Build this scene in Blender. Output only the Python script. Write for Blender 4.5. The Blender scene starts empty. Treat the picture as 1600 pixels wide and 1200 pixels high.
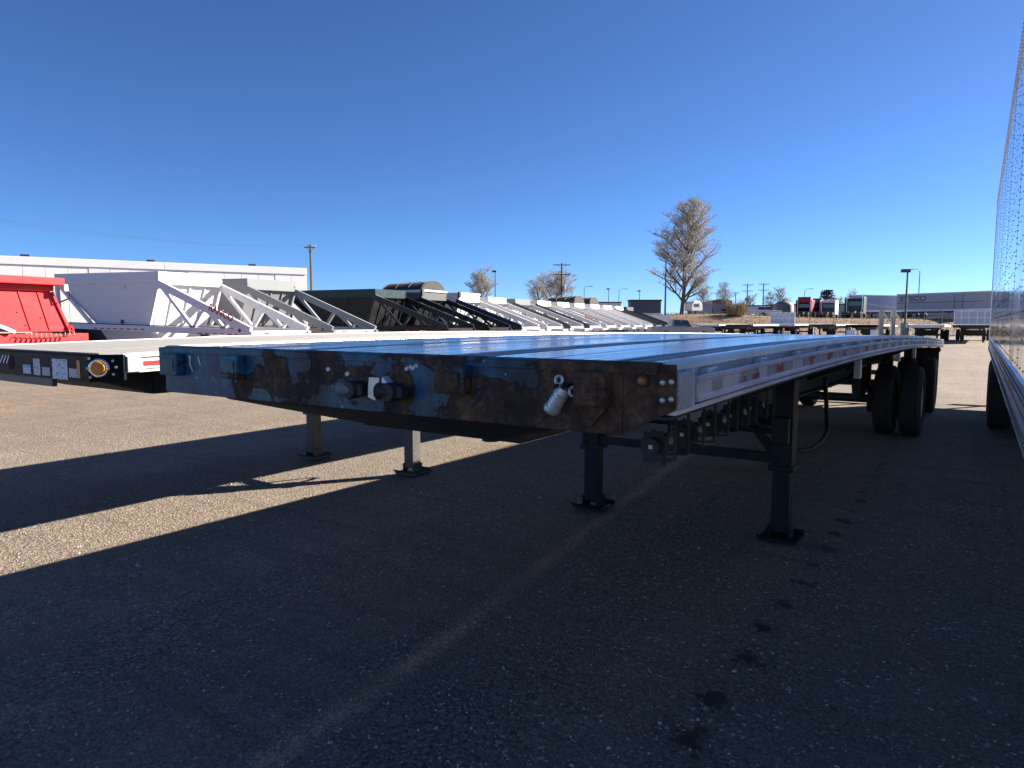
import bpy, math, random
import numpy as np
from mathutils import Vector, Matrix
R = math.radians
scene = bpy.context.scene
C = scene.collection
# ------------------------------------------------------------------ camera, sky, sun, exposure
CAM_H = 1.628
YAW = R(34.11)
cam = bpy.data.cameras.new('camera'); cam.sensor_width = 36; cam.lens = 24.155
cam.clip_start = .05; cam.clip_end = 6000
co = bpy.data.objects.new('camera', cam); C.objects.link(co)
co.location = (0, 0, CAM_H); co.rotation_euler = (R(90 - 5.14), 0, YAW)
scene.camera = co
SUN_AZ, SUN_EL = R(34.7), R(24.0)
w = bpy.data.worlds.new('World'); scene.world = w; w.use_nodes = True
nt = w.node_tree; nt.nodes.clear()
sky = nt.nodes.new('ShaderNodeTexSky'); sky.sky_type = 'NISHITA'; sky.sun_disc = False
sky.sun_elevation = SUN_EL; sky.sun_rotation = SUN_AZ
sky.altitude = 1700; sky.air_density = .7; sky.dust_density = .6; sky.ozone_density = 8.4
bg = nt.nodes.new('ShaderNodeBackground'); bg.inputs[1].default_value = .05
wo = nt.nodes.new('ShaderNodeOutputWorld')
nt.links.new(sky.outputs[0], bg.inputs[0]); nt.links.new(bg.outputs[0], wo.inputs[0])
sl = bpy.data.lights.new('sun', 'SUN'); sl.energy = 5.0; sl.angle = R(.5); sl.color = (1, .92, .81)
so = bpy.data.objects.new('sun', sl); C.objects.link(so)
sd = Vector((math.sin(SUN_AZ) * math.cos(SUN_EL), math.cos(SUN_AZ) * math.cos(SUN_EL), math.sin(SUN_EL)))
so.rotation_euler = (-sd).to_track_quat('-Z', 'Y').to_euler(); so.location = sd * 100
vs = scene.view_settings; vs.view_transform = 'Standard'; vs.look = 'None'; vs.exposure = 1.8; vs.gamma = 1; vs.use_curve_mapping = False
scene.render.engine = 'CYCLES'

# ------------------------------------------------------------------ helpers
def site(X, Z):
    """site grid (right, ahead of the survey point) -> yard coordinates (the yard grid is turned by YAW)"""
    return (X * math.cos(YAW) - Z * math.sin(YAW), X * math.sin(YAW) + Z * math.cos(YAW))
def unsite(v, u):
    return (v * math.cos(YAW) + u * math.sin(YAW), -v * math.sin(YAW) + u * math.cos(YAW))
def sstep(a, b, x):
    t = np.clip((x - a) / (b - a), 0, 1); return t * t * (3 - 2 * t)
def terrain(v, u):
    X, Z = v * math.cos(YAW) + u * math.sin(YAW), -v * math.sin(YAW) + u * math.cos(YAW)
    h = 2.1 * sstep(86, 97, Z) + .0075 * np.clip(Z - 97, 0, 900)
    h = h + .7 * np.exp(-((X - 27) / 13) ** 2 - ((Z - 101) / 12) ** 2)
    return h
class G:
    def __init__(s): s.v = []; s.f = []
    def add(s, vs_, fs):
        n = len(s.v); s.v.extend([tuple(p) for p in vs_]); s.f.extend([tuple(i + n for i in f) for f in fs]); return s
    def box(s, x0, x1, y0, y1, z0, z1):
        return s.hexa([(x0, y0, z0), (x1, y0, z0), (x1, y1, z0), (x0, y1, z0), (x0, y0, z1), (x1, y0, z1), (x1, y1, z1), (x0, y1, z1)])
    def hexa(s, p):
        return s.add(p, [(3, 2, 1, 0), (4, 5, 6, 7), (0, 1, 5, 4), (1, 2, 6, 5), (2, 3, 7, 6), (3, 0, 4, 7)])
    def prism(s, poly, axis, a, b):
        n = len(poly)
        def m(p, t):
            return {'x': (t, p[0], p[1]), 'y': (p[0], t, p[1]), 'z': (p[0], p[1], t)}[axis]
        vs_ = [m(p, a) for p in poly] + [m(p, b) for p in poly]
        fs = [tuple(range(n))[::-1], tuple(range(n, 2 * n))] + [(i, (i + 1) % n, n + (i + 1) % n, n + i) for i in range(n)]
        return s.add(vs_, fs)
    def loft(s, a, b):
        n = len(a)
        return s.add(list(a) + list(b), [tuple(range(n))[::-1], tuple(range(n, 2 * n))] + [(i, (i + 1) % n, n + (i + 1) % n, n + i) for i in range(n)])
    def tube(s, pts, r, n=8, r1=None, cap=True):
        pts = [Vector(p) for p in pts]; m = len(pts); base = len(s.v); ref = None
        for i, p in enumerate(pts):
            d = (pts[min(i + 1, m - 1)] - pts[max(i - 1, 0)]).normalized()
            if ref is None:
                ref = d.cross(Vector((0, 0, 1)))
                if ref.length < .1: ref = d.cross(Vector((0, 1, 0)))
            ref = (ref - d * ref.dot(d)).normalized(); b = d.cross(ref)
            rr = r if r1 is None else r + (r1 - r) * i / max(1, m - 1)
            for k in range(n):
                a = 2 * math.pi * k / n
                s.v.append(tuple(p + (ref * math.cos(a) + b * math.sin(a)) * rr))
        for i in range(m - 1):
            for k in range(n):
                a0 = base + i * n + k; a1 = base + i * n + (k + 1) % n
                s.f.append((a0, a1, a1 + n, a0 + n))
        if cap and n > 3:
            s.f.append(tuple(base + k for k in range(n))[::-1]); s.f.append(tuple(base + (m - 1) * n + k for k in range(n)))
        return s
    def lathe(s, prof, o, axis='x', n=32):
        """prof: (radius, offset along axis)"""
        base = len(s.v); m = len(prof)
        for k in range(n):
            a = 2 * math.pi * k / n; c, sn = math.cos(a), math.sin(a)
            for r, t in prof:
                p = {'x': (t, r * c, r * sn), 'y': (r * sn, t, r * c), 'z': (r * c, r * sn, t)}[axis]
                s.v.append((o[0] + p[0], o[1] + p[1], o[2] + p[2]))
        for k in range(n):
            for i in range(m - 1):
                a0 = base + k * m + i; b0 = base + ((k + 1) % n) * m + i
                s.f.append((a0, b0, b0 + 1, a0 + 1))
        return s
    def bar(s, p0, p1, wd, ht):
        """rectangular bar; wd = horizontal thickness, ht = the other"""
        p0, p1 = Vector(p0), Vector(p1); d = (p1 - p0).normalized()
        sd_ = d.cross(Vector((0, 0, 1)))
        if sd_.length < .05: sd_ = Vector((0, 1, 0))
        sd_.normalize(); up = sd_.cross(d)
        a, b = sd_ * wd / 2, up * ht / 2
        q = [p0 - a - b, p0 + a - b, p1 + a - b, p1 - a - b, p0 - a + b, p0 + a + b, p1 + a + b, p1 - a + b]
        return s.hexa(q)
    def sweep(s, cross, ys, zf, xf=None):
        n = len(cross); base = len(s.v)
        for y in ys:
            for x, z in cross: s.v.append((x, y, z + zf(y)))
        for i in range(len(ys) - 1):
            for k in range(n):
                a = base + i * n + k; b = base + i * n + (k + 1) % n
                s.f.append((a, a + n, b + n, b))
        s.f.append(tuple(base + k for k in range(n))); s.f.append(tuple(base + (len(ys) - 1) * n + k for k in range(n))[::-1])
        return s
    def obj(s, name, mat, parent=None, smooth=False, bevel=0, kind=None, label=None):
        me = bpy.data.meshes.new(name); me.from_pydata(s.v, [], s.f); me.validate(); me.update()
        return mobj(name, me, mat, parent, smooth, bevel, kind, label)
def mobj(name, me, mat, parent=None, smooth=False, bevel=0, kind=None, label=None):
    import bmesh
    bm = bmesh.new(); bm.from_mesh(me); bmesh.ops.recalc_face_normals(bm, faces=bm.faces); bm.to_mesh(me); bm.free()
    if smooth:
        for p in me.polygons: p.use_smooth = True
        try: me.set_sharp_from_angle(angle=R(38))
        except Exception: pass
    o = bpy.data.objects.new(name, me); C.objects.link(o)
    if mat: me.materials.append(mat)
    if parent: o.parent = parent
    if bevel:
        b = o.modifiers.new('bevel', 'BEVEL'); b.width = bevel; b.segments = 2; b.limit_method = 'ANGLE'; b.angle_limit = R(40)
    if kind: o['kind'] = kind
    if label: o['label'] = label
    return o
def thing(name, label, cat, loc=(0, 0, 0), rz=0, group=None, rx=0, ry=0):
    o = bpy.data.objects.new(name, None); C.objects.link(o); o.location = loc; o.rotation_euler = (rx, ry, rz)
    o.empty_display_size = .2
    return tag(o, label, cat, group)
def tag(o, label, cat, group=None):
    o['label'] = label; o['category'] = cat
    if group: o['group'] = group
    return o
def text(name, body, size, mat, parent, M, ext=.002):
    cu = bpy.data.curves.new(name, 'FONT'); cu.body = body; cu.size = size; cu.extrude = ext; cu.resolution_u = 3; cu.offset = size * .035
    t = bpy.data.objects.new('tmp', cu); C.objects.link(t)
    bpy.context.view_layer.update()
    me = bpy.data.meshes.new_from_object(t.evaluated_get(bpy.context.evaluated_depsgraph_get()))
    bpy.data.objects.remove(t)
    me.transform(M); me.name = name
    o = bpy.data.objects.new(name, me); C.objects.link(o); me.materials.clear(); me.materials.append(mat); o.parent = parent
    return o

# ------------------------------------------------------------------ materials
class N:
    def __init__(s, name):
        s.m = bpy.data.materials.new(name); s.m.use_nodes = True; s.t = s.m.node_tree; s.t.nodes.clear()
        s.o = s.n('ShaderNodeOutputMaterial'); s.b = s.n('ShaderNodeBsdfPrincipled'); s.l(s.b.outputs[0], s.o.inputs[0])
        s.tc = s.n('ShaderNodeTexCoord'); s.co = s.tc.outputs['Object']
    def n(s, k, **kw):
        x = s.t.nodes.new(k)
        for a, b in kw.items(): setattr(x, a, b)
        return x
    def l(s, a, b): s.t.links.new(a, b)
    def map(s, scale=(1, 1, 1), loc=(0, 0, 0), rot=(0, 0, 0), src=None):
        x = s.n('ShaderNodeMapping'); s.l(src or s.co, x.inputs[0]); x.inputs['Scale'].default_value = scale; x.inputs['Location'].default_value = loc; x.inputs['Rotation'].default_value = rot
        return x.outputs[0]
    def noise(s, scale, det=4, rough=.55, vec=None, dist=0):
        x = s.n('ShaderNodeTexNoise'); x.inputs['Scale'].default_value = scale; x.inputs['Detail'].default_value = det; x.inputs['Roughness'].default_value = rough; x.inputs['Distortion'].default_value = dist
        s.l(vec or s.co, x.inputs['Vector']); return x.outputs[0]
    def vor(s, scale, vec=None, feat='F1', out='Distance'):
        x = s.n('ShaderNodeTexVoronoi'); x.feature = feat; x.inputs['Scale'].default_value = scale; s.l(vec or s.co, x.inputs['Vector']); return x.outputs[out]
    def ramp(s, f, stops, interp='LINEAR'):
        x = s.n('ShaderNodeValToRGB'); s.l(f, x.inputs[0]); e = x.color_ramp.elements; x.color_ramp.interpolation = interp
        while len(e) > 1: e.remove(e[-1])
        e[0].position = stops[0][0]; e[0].color = c4(stops[0][1])
        for p, c in stops[1:]:
            k = e.new(p); k.color = c4(c)
        return x.outputs[0]
    def mix(s, f, a, b, mode='MIX'):
        x = s.n('ShaderNodeMix'); x.data_type = 'RGBA'; x.blend_type = mode
        for sock, val in ((x.inputs['Factor'], f), (x.inputs[6], a), (x.inputs[7], b)):
            if hasattr(val, 'is_linked') or isinstance(val, bpy.types.NodeSocket): s.l(val, sock)
            else: sock.default_value = val if not isinstance(val, (tuple, list)) else c4(val)
        return x.outputs[2]
    def math(s, op, a, b=0, c=None):
        x = s.n('ShaderNodeMath'); x.operation = op
        for i, val in enumerate((a, b) if c is None else (a, b, c)):
            if isinstance(val, bpy.types.NodeSocket): s.l(val, x.inputs[i])
            else: x.inputs[i].default_value = val
        return x.outputs[0]
    def bump(s, h, strength=.3, dist=.01, prev=None):
        x = s.n('ShaderNodeBump'); x.inputs['Strength'].default_value = strength; x.inputs['Distance'].default_value = dist
        s.l(h, x.inputs['Height'])
        if prev: s.l(prev, x.inputs['Normal'])
        return x.outputs[0]
    def set(s, col=None, rough=None, metal=None, normal=None, spec=None, **kw):
        for k, v in (('Base Color', col), ('Roughness', rough), ('Metallic', metal), ('Normal', normal), ('Specular IOR Level', spec)):
            if v is None: continue
            if isinstance(v, bpy.types.NodeSocket): s.l(v, s.b.inputs[k])
            else: s.b.inputs[k].default_value = c4(v) if k == 'Base Color' else v
        return s.m
def c4(c):
    if isinstance(c, (int, float)): return (c, c, c, 1)
    return tuple(c) + (1,) if len(c) == 3 else tuple(c)
_cache = {}
def paint(name, col, rough=.45, metal=0, var=.18, scale=2.5, dirt=(.16, .12, .085), amt=.35, bump=.0, spec=.5):
    """painted or plain surface with uneven tone, scuffs and road dirt"""
    if name in _cache: return _cache[name]
    k = N(name); a = k.noise(scale, 6, .6); b = k.noise(scale * 9, 4, .65)
    hi = tuple(min(1, c * (1 + var)) for c in col); lo = tuple(c * (1 - var) for c in col)
    c = k.mix(a, lo, hi)
    d = k.ramp(k.math('MULTIPLY', a, b), [(.22, 0), (.5, amt)])
    c = k.mix(d, c, dirt)
    r = k.ramp(b, [(.2, max(.03, rough - .1)), (.8, min(1, rough + .15))])
    nrm = k.bump(b, bump, .004) if bump else None
    _cache[name] = k.set(c, r, metal, nrm, spec); return _cache[name]
def metalm(name, col, rough=.3, streak=(6, .4, 6), amt=.25, dirt=(.12, .1, .08), damt=.25, bump=.06, bscale=6):
    if name in _cache: return _cache[name]
    k = N(name); v = k.map(streak)
    a = k.noise(1.0, 7, .62, v); b = k.noise(3.2, 6, .6); d = k.noise(24, 3, .6)
    c = k.mix(a, tuple(x * (1 - amt) for x in col), tuple(min(1, x * (1 + amt * .5)) for x in col))
    m = k.ramp(k.math('MULTIPLY', a, b), [(.2, 0), (.42, damt)])
    c = k.mix(m, c, dirt)
    r = k.ramp(a, [(.3, rough - .07), (.75, rough + .14)])
    k.set(c, r, .92, k.bump(k.math('ADD', k.math('MULTIPLY', a, .7), k.math('MULTIPLY', d, .12)), bump, .01)); _cache[name] = k.m
    return k.m
def emis(name, col, rough=.3):
    return paint(name, col, rough, 0, .1, 20, amt=.1)

def ground_mat():
    k = N('gravel_dirt')
    big = k.noise(.16, 6, .6); mid = k.noise(1.1, 6, .62); fine = k.noise(34, 5, .7)
    lanes = k.noise(1.0, 5, .6, k.map((1.3, .07, 1)))
    v1 = k.vor(74, out='Color'); v2 = k.vor(160, out='Color'); d1 = k.vor(74); d2 = k.vor(160); d3 = k.vor(34); v3 = k.vor(34, out='Color')
    base = k.ramp(mid, [(.3, (.168, .134, .098)), (.52, (.228, .183, .135)), (.75, (.28, .231, .176))])
    base = k.mix(k.ramp(lanes, [(.47, 0), (.56, .8)]), base, (.18, .152, .127))
    base = k.mix(k.ramp(big, [(.35, 0), (.65, .5)]), base, (.295, .225, .158))
    streak = k.noise(1.0, 5, .65, k.map((.5, 5.0, 1), (2, 5, 0), (0, 0, .25))); track = k.noise(1.0, 5, .6, k.map((7.0, .22, 1), (5, 1, 0), (0, 0, -.12)))
    base = k.mix(k.ramp(streak, [(.5, 0), (.68, .6)]), base, (.15, .12, .092))
    base = k.mix(k.ramp(track, [(.55, 0), (.66, .5)]), base, (.16, .135, .11))
    # pale dust ridge thrown up between old wheel tracks
    ps = k.n('ShaderNodeSeparateXYZ'); k.l(k.co, ps.inputs[0])
    off = k.math('ADD', k.math('ADD', ps.outputs[0], k.math('MULTIPLY', ps.outputs[1], .125)), k.math('ADD', 1.9, k.math('MULTIPLY', k.math('SUBTRACT', mid, .5), .28)))
    ridge = k.math('MULTIPLY', k.ramp(k.math('ABSOLUTE', off), [(.015, 1), (.10, 0)]), k.ramp(k.noise(2.4, 5), [(.3, .3), (.6, 1)]))
    base = k.mix(ridge, base, (.47, .335, .21))
    damp = k.math('MULTIPLY', k.ramp(k.noise(.45, 4, .55, k.map((1.6, .35, 1), (4, 2, 0))), [(.5, 0), (.66, .45)]), 1.0)
    base = k.mix(damp, base, (.20, .175, .15))
    # brown soil on the rise at the back of the yard
    base = k.mix(k.math('MULTIPLY', k.ramp(ps.outputs[2], [(.15, 0), (.9, 1)]), k.ramp(k.noise(.35, 5), [(.25, .6), (.6, 1)])), base, (.20, .125, .075))
    def grey(sock, lo, hi):
        s_ = k.n('ShaderNodeSeparateColor'); k.l(sock, s_.inputs[0]); return k.ramp(s_.outputs[0], [(0, lo), (1, hi)])
    pt = k.noise(.8, 5, .6, k.map((1.5, .5, 1), (7, 3, 0)))
    a1 = k.ramp(pt, [(.36, .18), (.62, .85)]); a2 = k.ramp(k.noise(2.3, 4), [(.3, .3), (.7, .8)])
    col = k.mix(a1, base, grey(v1, .45, 1.5), 'MULTIPLY')
    col = k.mix(a2, col, grey(v2, .45, 1.5), 'MULTIPLY')
    s3 = k.n('ShaderNodeSeparateColor'); k.l(v3, s3.inputs[0])
    col = k.mix(k.math('MULTIPLY', k.ramp(s3.outputs[1], [(.90, 0), (.93, 1)]), k.ramp(d3, [(.25, 1), (.4, 0)])), col, k.ramp(s3.outputs[2], [(0, (.10, .085, .07)), (.5, (.30, .26, .21)), (1, (.58, .54, .48))]))
    col = k.mix(.5, col, k.ramp(fine, [(.3, .6), (.7, 1.35)]), 'MULTIPLY')
    h = k.math('ADD', k.math('MULTIPLY', d1, -.8), k.math('ADD', k.math('MULTIPLY', d2, -.35), k.math('MULTIPLY', d3, -.9)))
    n1 = k.bump(k.math('ADD', k.math('MULTIPLY', mid, 1.0), k.math('MULTIPLY', lanes, .8)), .5, .06)
    n2 = k.bump(h, .6, .012, n1)
    n3 = k.bump(fine, .35, .006, n2)
    return k.set(col, .95, 0, n3, .25)

def rust_header_mat():
    k = N('rusty_blue_paint')
    p = k.n('ShaderNodeSeparateXYZ'); k.l(k.co, p.inputs[0])
    warp = k.noise(3.0, 3, .5)
    m = k.noise(3.1, 7, .6, k.map((1, 1, 1.35), (1.3, 0, .4)), .55)
    m = k.math('ADD', m, k.math('MULTIPLY', p.outputs[0], .07))
    m = k.math('ADD', m, k.math('MULTIPLY', k.math('SUBTRACT', k.noise(17, 5, .65), .5), .16))
    mask = k.ramp(m, [(.502, 0), (.516, 1)])
    edge = k.ramp(m, [(.475, 0), (.498, 1), (.512, 1), (.528, 0)])
    t = k.noise(2.6, 5, .65); f = k.noise(46, 5, .7); g = k.noise(14, 6, .7)
    blue = k.ramp(t, [(.32, (.018, .065, .075)), (.45, (.014, .10, .19)), (.56, (.028, .145, .175)), (.7, (.03, .18, .36))])
    blue = k.mix(k.ramp(g, [(.45, 0), (.68, .75)]), blue, (.03, .032, .034))
    rust = k.ramp(g, [(.28, (.034, .02, .014)), (.48, (.085, .046, .027)), (.62, (.16, .085, .042)), (.78, (.24, .13, .065))])
    rust = k.mix(.8, rust, k.ramp(f, [(.3, .45), (.7, 1.45)]), 'MULTIPLY')
    c = k.mix(mask, blue, rust)
    chipn = k.noise(52, 4, .7, k.map((1, 1, 1), (11, 3, 2)))
    chip = k.math('MULTIPLY', k.ramp(chipn, [(.575, 0), (.59, 1)]), k.ramp(m, [(.40, 0), (.49, 1)]))
    c = k.mix(k.math('MULTIPLY', chip, k.math('SUBTRACT', 1, mask)), c, (.07, .034, .018))
    left = k.math('MULTIPLY', k.ramp(k.noise(38, 4, .65, k.map((1, 1, 1.2), (2, 9, 6))), [(.6, 0), (.612, 1)]), k.ramp(m, [(.5, 1), (.6, 0)]))
    c = k.mix(k.math('MULTIPLY', left, mask), c, (.03, .115, .16))
    scr = k.ramp(k.noise(1, 3, .6, k.map((3, 3, 160), (0, 0, 0), (0, .25, 0))), [(.655, 0), (.67, .55)])
    c = k.mix(scr, c, (.10, .11, .11))
    c = k.mix(k.math('MULTIPLY', edge, .85), c, (.014, .012, .014))
    c = k.mix(k.ramp(k.noise(2.4, 6, .65, k.map((1, 1, .5), (9, 2, 5))), [(.52, 0), (.64, .8)]), c, (.016, .015, .018))
    c = k.mix(k.ramp(k.noise(1, 5, .6, k.map((26, 26, 2.2))), [(.54, 0), (.7, .6)]), c, (.045, .026, .016))
    c = k.mix(k.math('MULTIPLY', k.ramp(k.noise(30, 3, .6, k.map((1, 1, 1), (3, 7, 1))), [(.7, 0), (.73, 1)]), k.math('SUBTRACT', 1, mask)), c, (.36, .42, .44))
    n = k.bump(k.math('SUBTRACT', k.math('MULTIPLY', f, .25), k.math('MULTIPLY', mask, .5)), .5, .006)
    return k.set(c, k.ramp(mask, [(0, .42), (1, .85)]), 0, n, .3)

def tape_mat(name, col, worn):
    k = N(name); a = k.noise(13, 5, .7, k.map((1, .6, 1.4))); b = k.noise(60, 3, .6)
    base = k.mix(k.ramp(b, [(.3, 0), (.7, 1)]), tuple(x * .8 for x in col), col)
    m = k.ramp(a, [(worn - .05, 0), (worn + .03, 1)])
    return k.set(k.mix(m, base, (.46, .47, .44)), .45)
def print_mat(name, paper, ink, scale):
    k = N(name); a = k.noise(1, 2, .5, k.map((scale * 3, 1, scale * 9)))
    return k.set(k.mix(k.ramp(a, [(.54, 0), (.58, .85)]), paper, ink), .5)
def glassm(name, col=(.015, .02, .025)):
    if name in _cache: return _cache[name]
    k = N(name); _cache[name] = k.set(k.mix(k.noise(1.5), col, tuple(c * 1.7 for c in col)), .06, 0, None, .7); return k.m
def bark(name, a, b):
    if name in _cache: return _cache[name]
    k = N(name); _cache[name] = k.set(k.mix(k.noise(3, 5), a, b), .9, 0, k.bump(k.noise(20, 4), .6, .03)); return k.m

M_ground = ground_mat()
M_hdr = rust_header_mat()
M_alum = metalm('deck_aluminium', (.94, .94, .94), .13, (9, .25, 9), .12, (.3, .29, .28), .25, .035)
M_alum2 = paint('clean_deck_aluminium', (.29, .282, .268), .62, .35, .14, 5, (.22, .2, .17), .5)
M_rail = metalm('rail_aluminium', (.88, .89, .9), .36, (5, .6, 7), .14, (.12, .11, .09), .45, .12)
M_rail.node_tree.nodes['Principled BSDF'].inputs['Metallic'].default_value = .35
M_rail2 = paint('white_rail_paint', (.72, .72, .70), .4, 0, .08, 4, amt=.15)
M_polish = metalm('polished_van_skin', (.90, .905, .915), .09, (.5, .8, .8), .08, (.35, .33, .3), .10, .05)
M_brail = metalm('van_bottom_rail', (.86, .86, .86), .3, (2, 1.2, 5), .12, (.33, .2, .12), .14, .1)
M_brail.node_tree.nodes['Principled BSDF'].inputs['Metallic'].default_value = .3
M_rivet = metalm('rivet_metal', (.16, .17, .19), .5)
M_wood = None
def woodm():
    k = N('weathered_nailing_wood'); a = k.noise(1, 6, .7, k.map((40, 1.5, 40))); b = k.noise(2.5, 5)
    c = k.ramp(a, [(.3, (.05, .042, .036)), (.55, (.13, .115, .10)), (.75, (.21, .19, .165))])
    return k.set(k.mix(.5, c, k.ramp(b, [(.3, .5), (.7, 1.4)]), 'MULTIPLY'), .38, 0, k.bump(a, .35, .008))
M_wood = woodm()
M_dsteel = paint('dark_frame_steel', (.018, .02, .023), .6, 0, .3, 3, (.09, .06, .04), .5, .3)
M_frameblue = paint('dark_blue_frame_paint', (.009, .016, .02), .5, 0, .3, 3, (.045, .03, .02), .6, .3, .25)
M_black = paint('gloss_black_paint', (.008, .009, .012), .42, 0, .2, 3, (.02, .02, .022), .15, spec=.08)
M_rub = None
def rubber():
    k = N('tyre_rubber'); a = k.noise(6, 5); return k.set(k.mix(a, (.014, .014, .015), (.034, .032, .03)), .78, 0, k.bump(k.noise(70, 3), .2, .003))
M_rub = rubber()
M_rim = metalm('wheel_rim_metal', (.62, .62, .62), .35, (3, 3, 3), .2)
M_rimw = paint('white_wheel_paint', (.6, .6, .58), .45, amt=.5)
M_amber = emis('amber_lens', (.85, .28, .02), .2)
M_amberd = emis('dull_amber_lens', (.5, .17, .03), .35)
M_chrome = metalm('chrome_ring', (.8, .8, .8), .12)
M_bolt = paint('pale_bolt_heads', (.62, .6, .56), .4, .5)
M_plug = paint('cast_silver_socket', (.62, .64, .6), .35, .55, .15, 20, (.2, .18, .14), .4)
M_whitepaint = paint('white_scuff_paint', (.72, .73, .72), .6, 0, .12, 30)
M_tred = tape_mat('worn_red_tape', (.42, .03, .035), .52)
M_twht = tape_mat('worn_silver_tape', (.42, .44, .40), .5)
M_tred2 = tape_mat('fresh_red_tape', (.62, .02, .02), .95)
M_twht2 = tape_mat('fresh_white_tape', (.8, .8, .8), .95)
M_yel = tape_mat('faded_yellow_sticker', (.5, .42, .1), .5)
M_white = paint('white_trailer_paint', (.80, .80, .79), .38, 0, .06, 2, (.4, .36, .3), .25)
M_whouse = paint('white_metal_cladding', (.82, .81, .78), .5, 0, .06, .6, (.45, .42, .36), .3)

# ------------------------------------------------------------------ ground
def build_ground():
    def axis(lim, fine):
        a = [0.0]; st = fine
        while a[-1] < lim:
            a.append(a[-1] + st)
            if a[-1] > 12: st = 1.2
            if a[-1] > 40: st = 3.0
            if a[-1] > 160: st *= 1.6
        a = np.array(a); return np.concatenate([-a[:0:-1], a])
    xs = axis(2600, .35); ys = axis(2600, .35)
    Xg, Yg = np.meshgrid(xs, ys, indexing='ij')
    Zg = terrain(Xg, Yg)
    rng = np.random.RandomState(3)
    d = np.hypot(Xg, Yg)
    und = np.zeros_like(Zg)
    for i in range(14):
        a = rng.uniform(0, 6.28); f = rng.uniform(.5, 2.4)
        und += np.sin((Xg * math.cos(a) + Yg * math.sin(a) * .5) * f + rng.uniform(0, 6)) * .0022
    Zg = Zg + und * (1 - sstep(20, 45, d)) - .004
    n, m = Xg.shape
    V = np.stack([Xg, Yg, Zg], -1).reshape(-1, 3)
    I = np.arange(n * m).reshape(n, m)
    F = np.stack([I[:-1, :-1], I[1:, :-1], I[1:, 1:], I[:-1, 1:]], -1).reshape(-1, 4)
    me = bpy.data.meshes.new('ground'); me.from_pydata(V.tolist(), [], F.tolist()); me.update()
    for p in me.polygons: p.use_smooth = True
    o = bpy.data.objects.new('ground', me); C.objects.link(o); me.materials.append(M_ground); o['kind'] = 'structure'
    return o
ground = build_ground()

def build_gravel():
    """loose stones lying on the dirt of the lane around the standpoint"""
    rng = np.random.RandomState(11); V = []; F = []
    octa = np.array([(1, 0, 0), (0, 1, 0), (-1, 0, 0), (0, -1, 0), (0, 0, 1), (.7, .7, .55), (-.7, .6, .5)], float)
    fo = [(0, 1, 4), (1, 2, 4), (2, 3, 4), (3, 0, 4)]
    cnt = 40000
    r = 1.3 + 11 * rng.rand(cnt) ** 1.5
    a = rng.uniform(-1.05, 1.0, cnt)
    for i in range(cnt):
        Xc = r[i] * math.sin(a[i]); Zc = r[i] * math.cos(a[i]); v, u = site(Xc, Zc)
        s = .0035 + .006 * rng.rand() ** 2.2
        if rng.rand() < .03: s *= 1.9
        ang = rng.rand() * 6.28; c, sn = math.cos(ang), math.sin(ang)
        q = octa[:5] * rng.uniform(.6, 1.25, (5, 1)) * s
        q[:, 2] *= rng.uniform(.5, .9)
        x = q[:, 0] * c - q[:, 1] * sn; y = q[:, 0] * sn + q[:, 1] * c
        b = len(V)
        V.extend(zip((x + v).tolist(), (y + u).tolist(), (q[:, 2] - .001).tolist()))
        F.extend([tuple(b + j for j in f) for f in fo])
    me = bpy.data.meshes.new('loose_gravel'); me.from_pydata(V, [], F); me.update()
    k = N('gravel_stone'); vv = k.n('ShaderNodeTexVoronoi'); vv.inputs['Scale'].default_value = 40; k.l(k.co, vv.inputs['Vector'])
    sp = k.n('ShaderNodeSeparateColor'); k.l(vv.outputs['Color'], sp.inputs[0])
    k.set(k.ramp(sp.outputs[0], [(0, (.13, .105, .085)), (.35, (.27, .21, .16)), (.75, (.34, .275, .21)), (.97, (.7, .64, .56))]), .9)
    o = bpy.data.objects.new('loose_gravel', me); C.objects.link(o); me.materials.append(k.m); o['kind'] = 'stuff'
    tag(o, 'loose gravel stones scattered over the dirt lane in the foreground', 'gravel')
build_gravel()

k = N('wet_dirt'); M_wet = k.set(k.mix(k.noise(30, 4), (.016, .014, .013), (.045, .038, .031)), .55, 0, k.bump(k.noise(60, 4), .8, .012))
def drips():
    rnd = random.Random(5)
    pts = [(-.86, 2.48, 1), (-.87, 2.86, 1), (-.85, 3.28, .9), (-.87, 3.66, .8), (-.86, 4.06, .75), (-.83, 4.46, .7), (-.83, 4.85, .55), (-.84, 5.27, .9), (-.84, 5.69, .8), (-.83, 6.09, 1.1), (-.83, 6.44, .7), (-.82, 6.88, .9), (-.83, 7.24, 1), (-.84, 7.68, .9), (-.83, 8.07, .8), (-.83, 8.53, .9), (-.83, 8.86, .8), (-.84, 9.31, .8), (-.82, 10.15, .7), (-.98, 4.87, .35), (-1.96, 3.6, .4)]
    for x, y, s in pts:
        g = G()
        for kk in range(13):
            cx, cy = (0, 0) if kk == 0 else (rnd.gauss(0, .036) * s, rnd.gauss(0, .036) * s)
            n = 14; rr = (.036 if kk == 0 else rnd.uniform(.008, .024)) * s; ph = rnd.uniform(0, 6)
            ring = [(x + cx + 1.15 * rr * (1 + .14 * math.sin(3 * t + ph) + rnd.uniform(-.12, .12)) * math.cos(t), y + cy + rr * (1 + .12 * math.sin(2 * t + ph) + rnd.uniform(-.1, .1)) * math.sin(t), .0085 + .0002 * kk) for t in [2 * math.pi * j / n for j in range(n)]]
            g.add(ring, [tuple(range(n))])
        g.obj('wet_spot', M_wet, ground)
drips()

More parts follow.
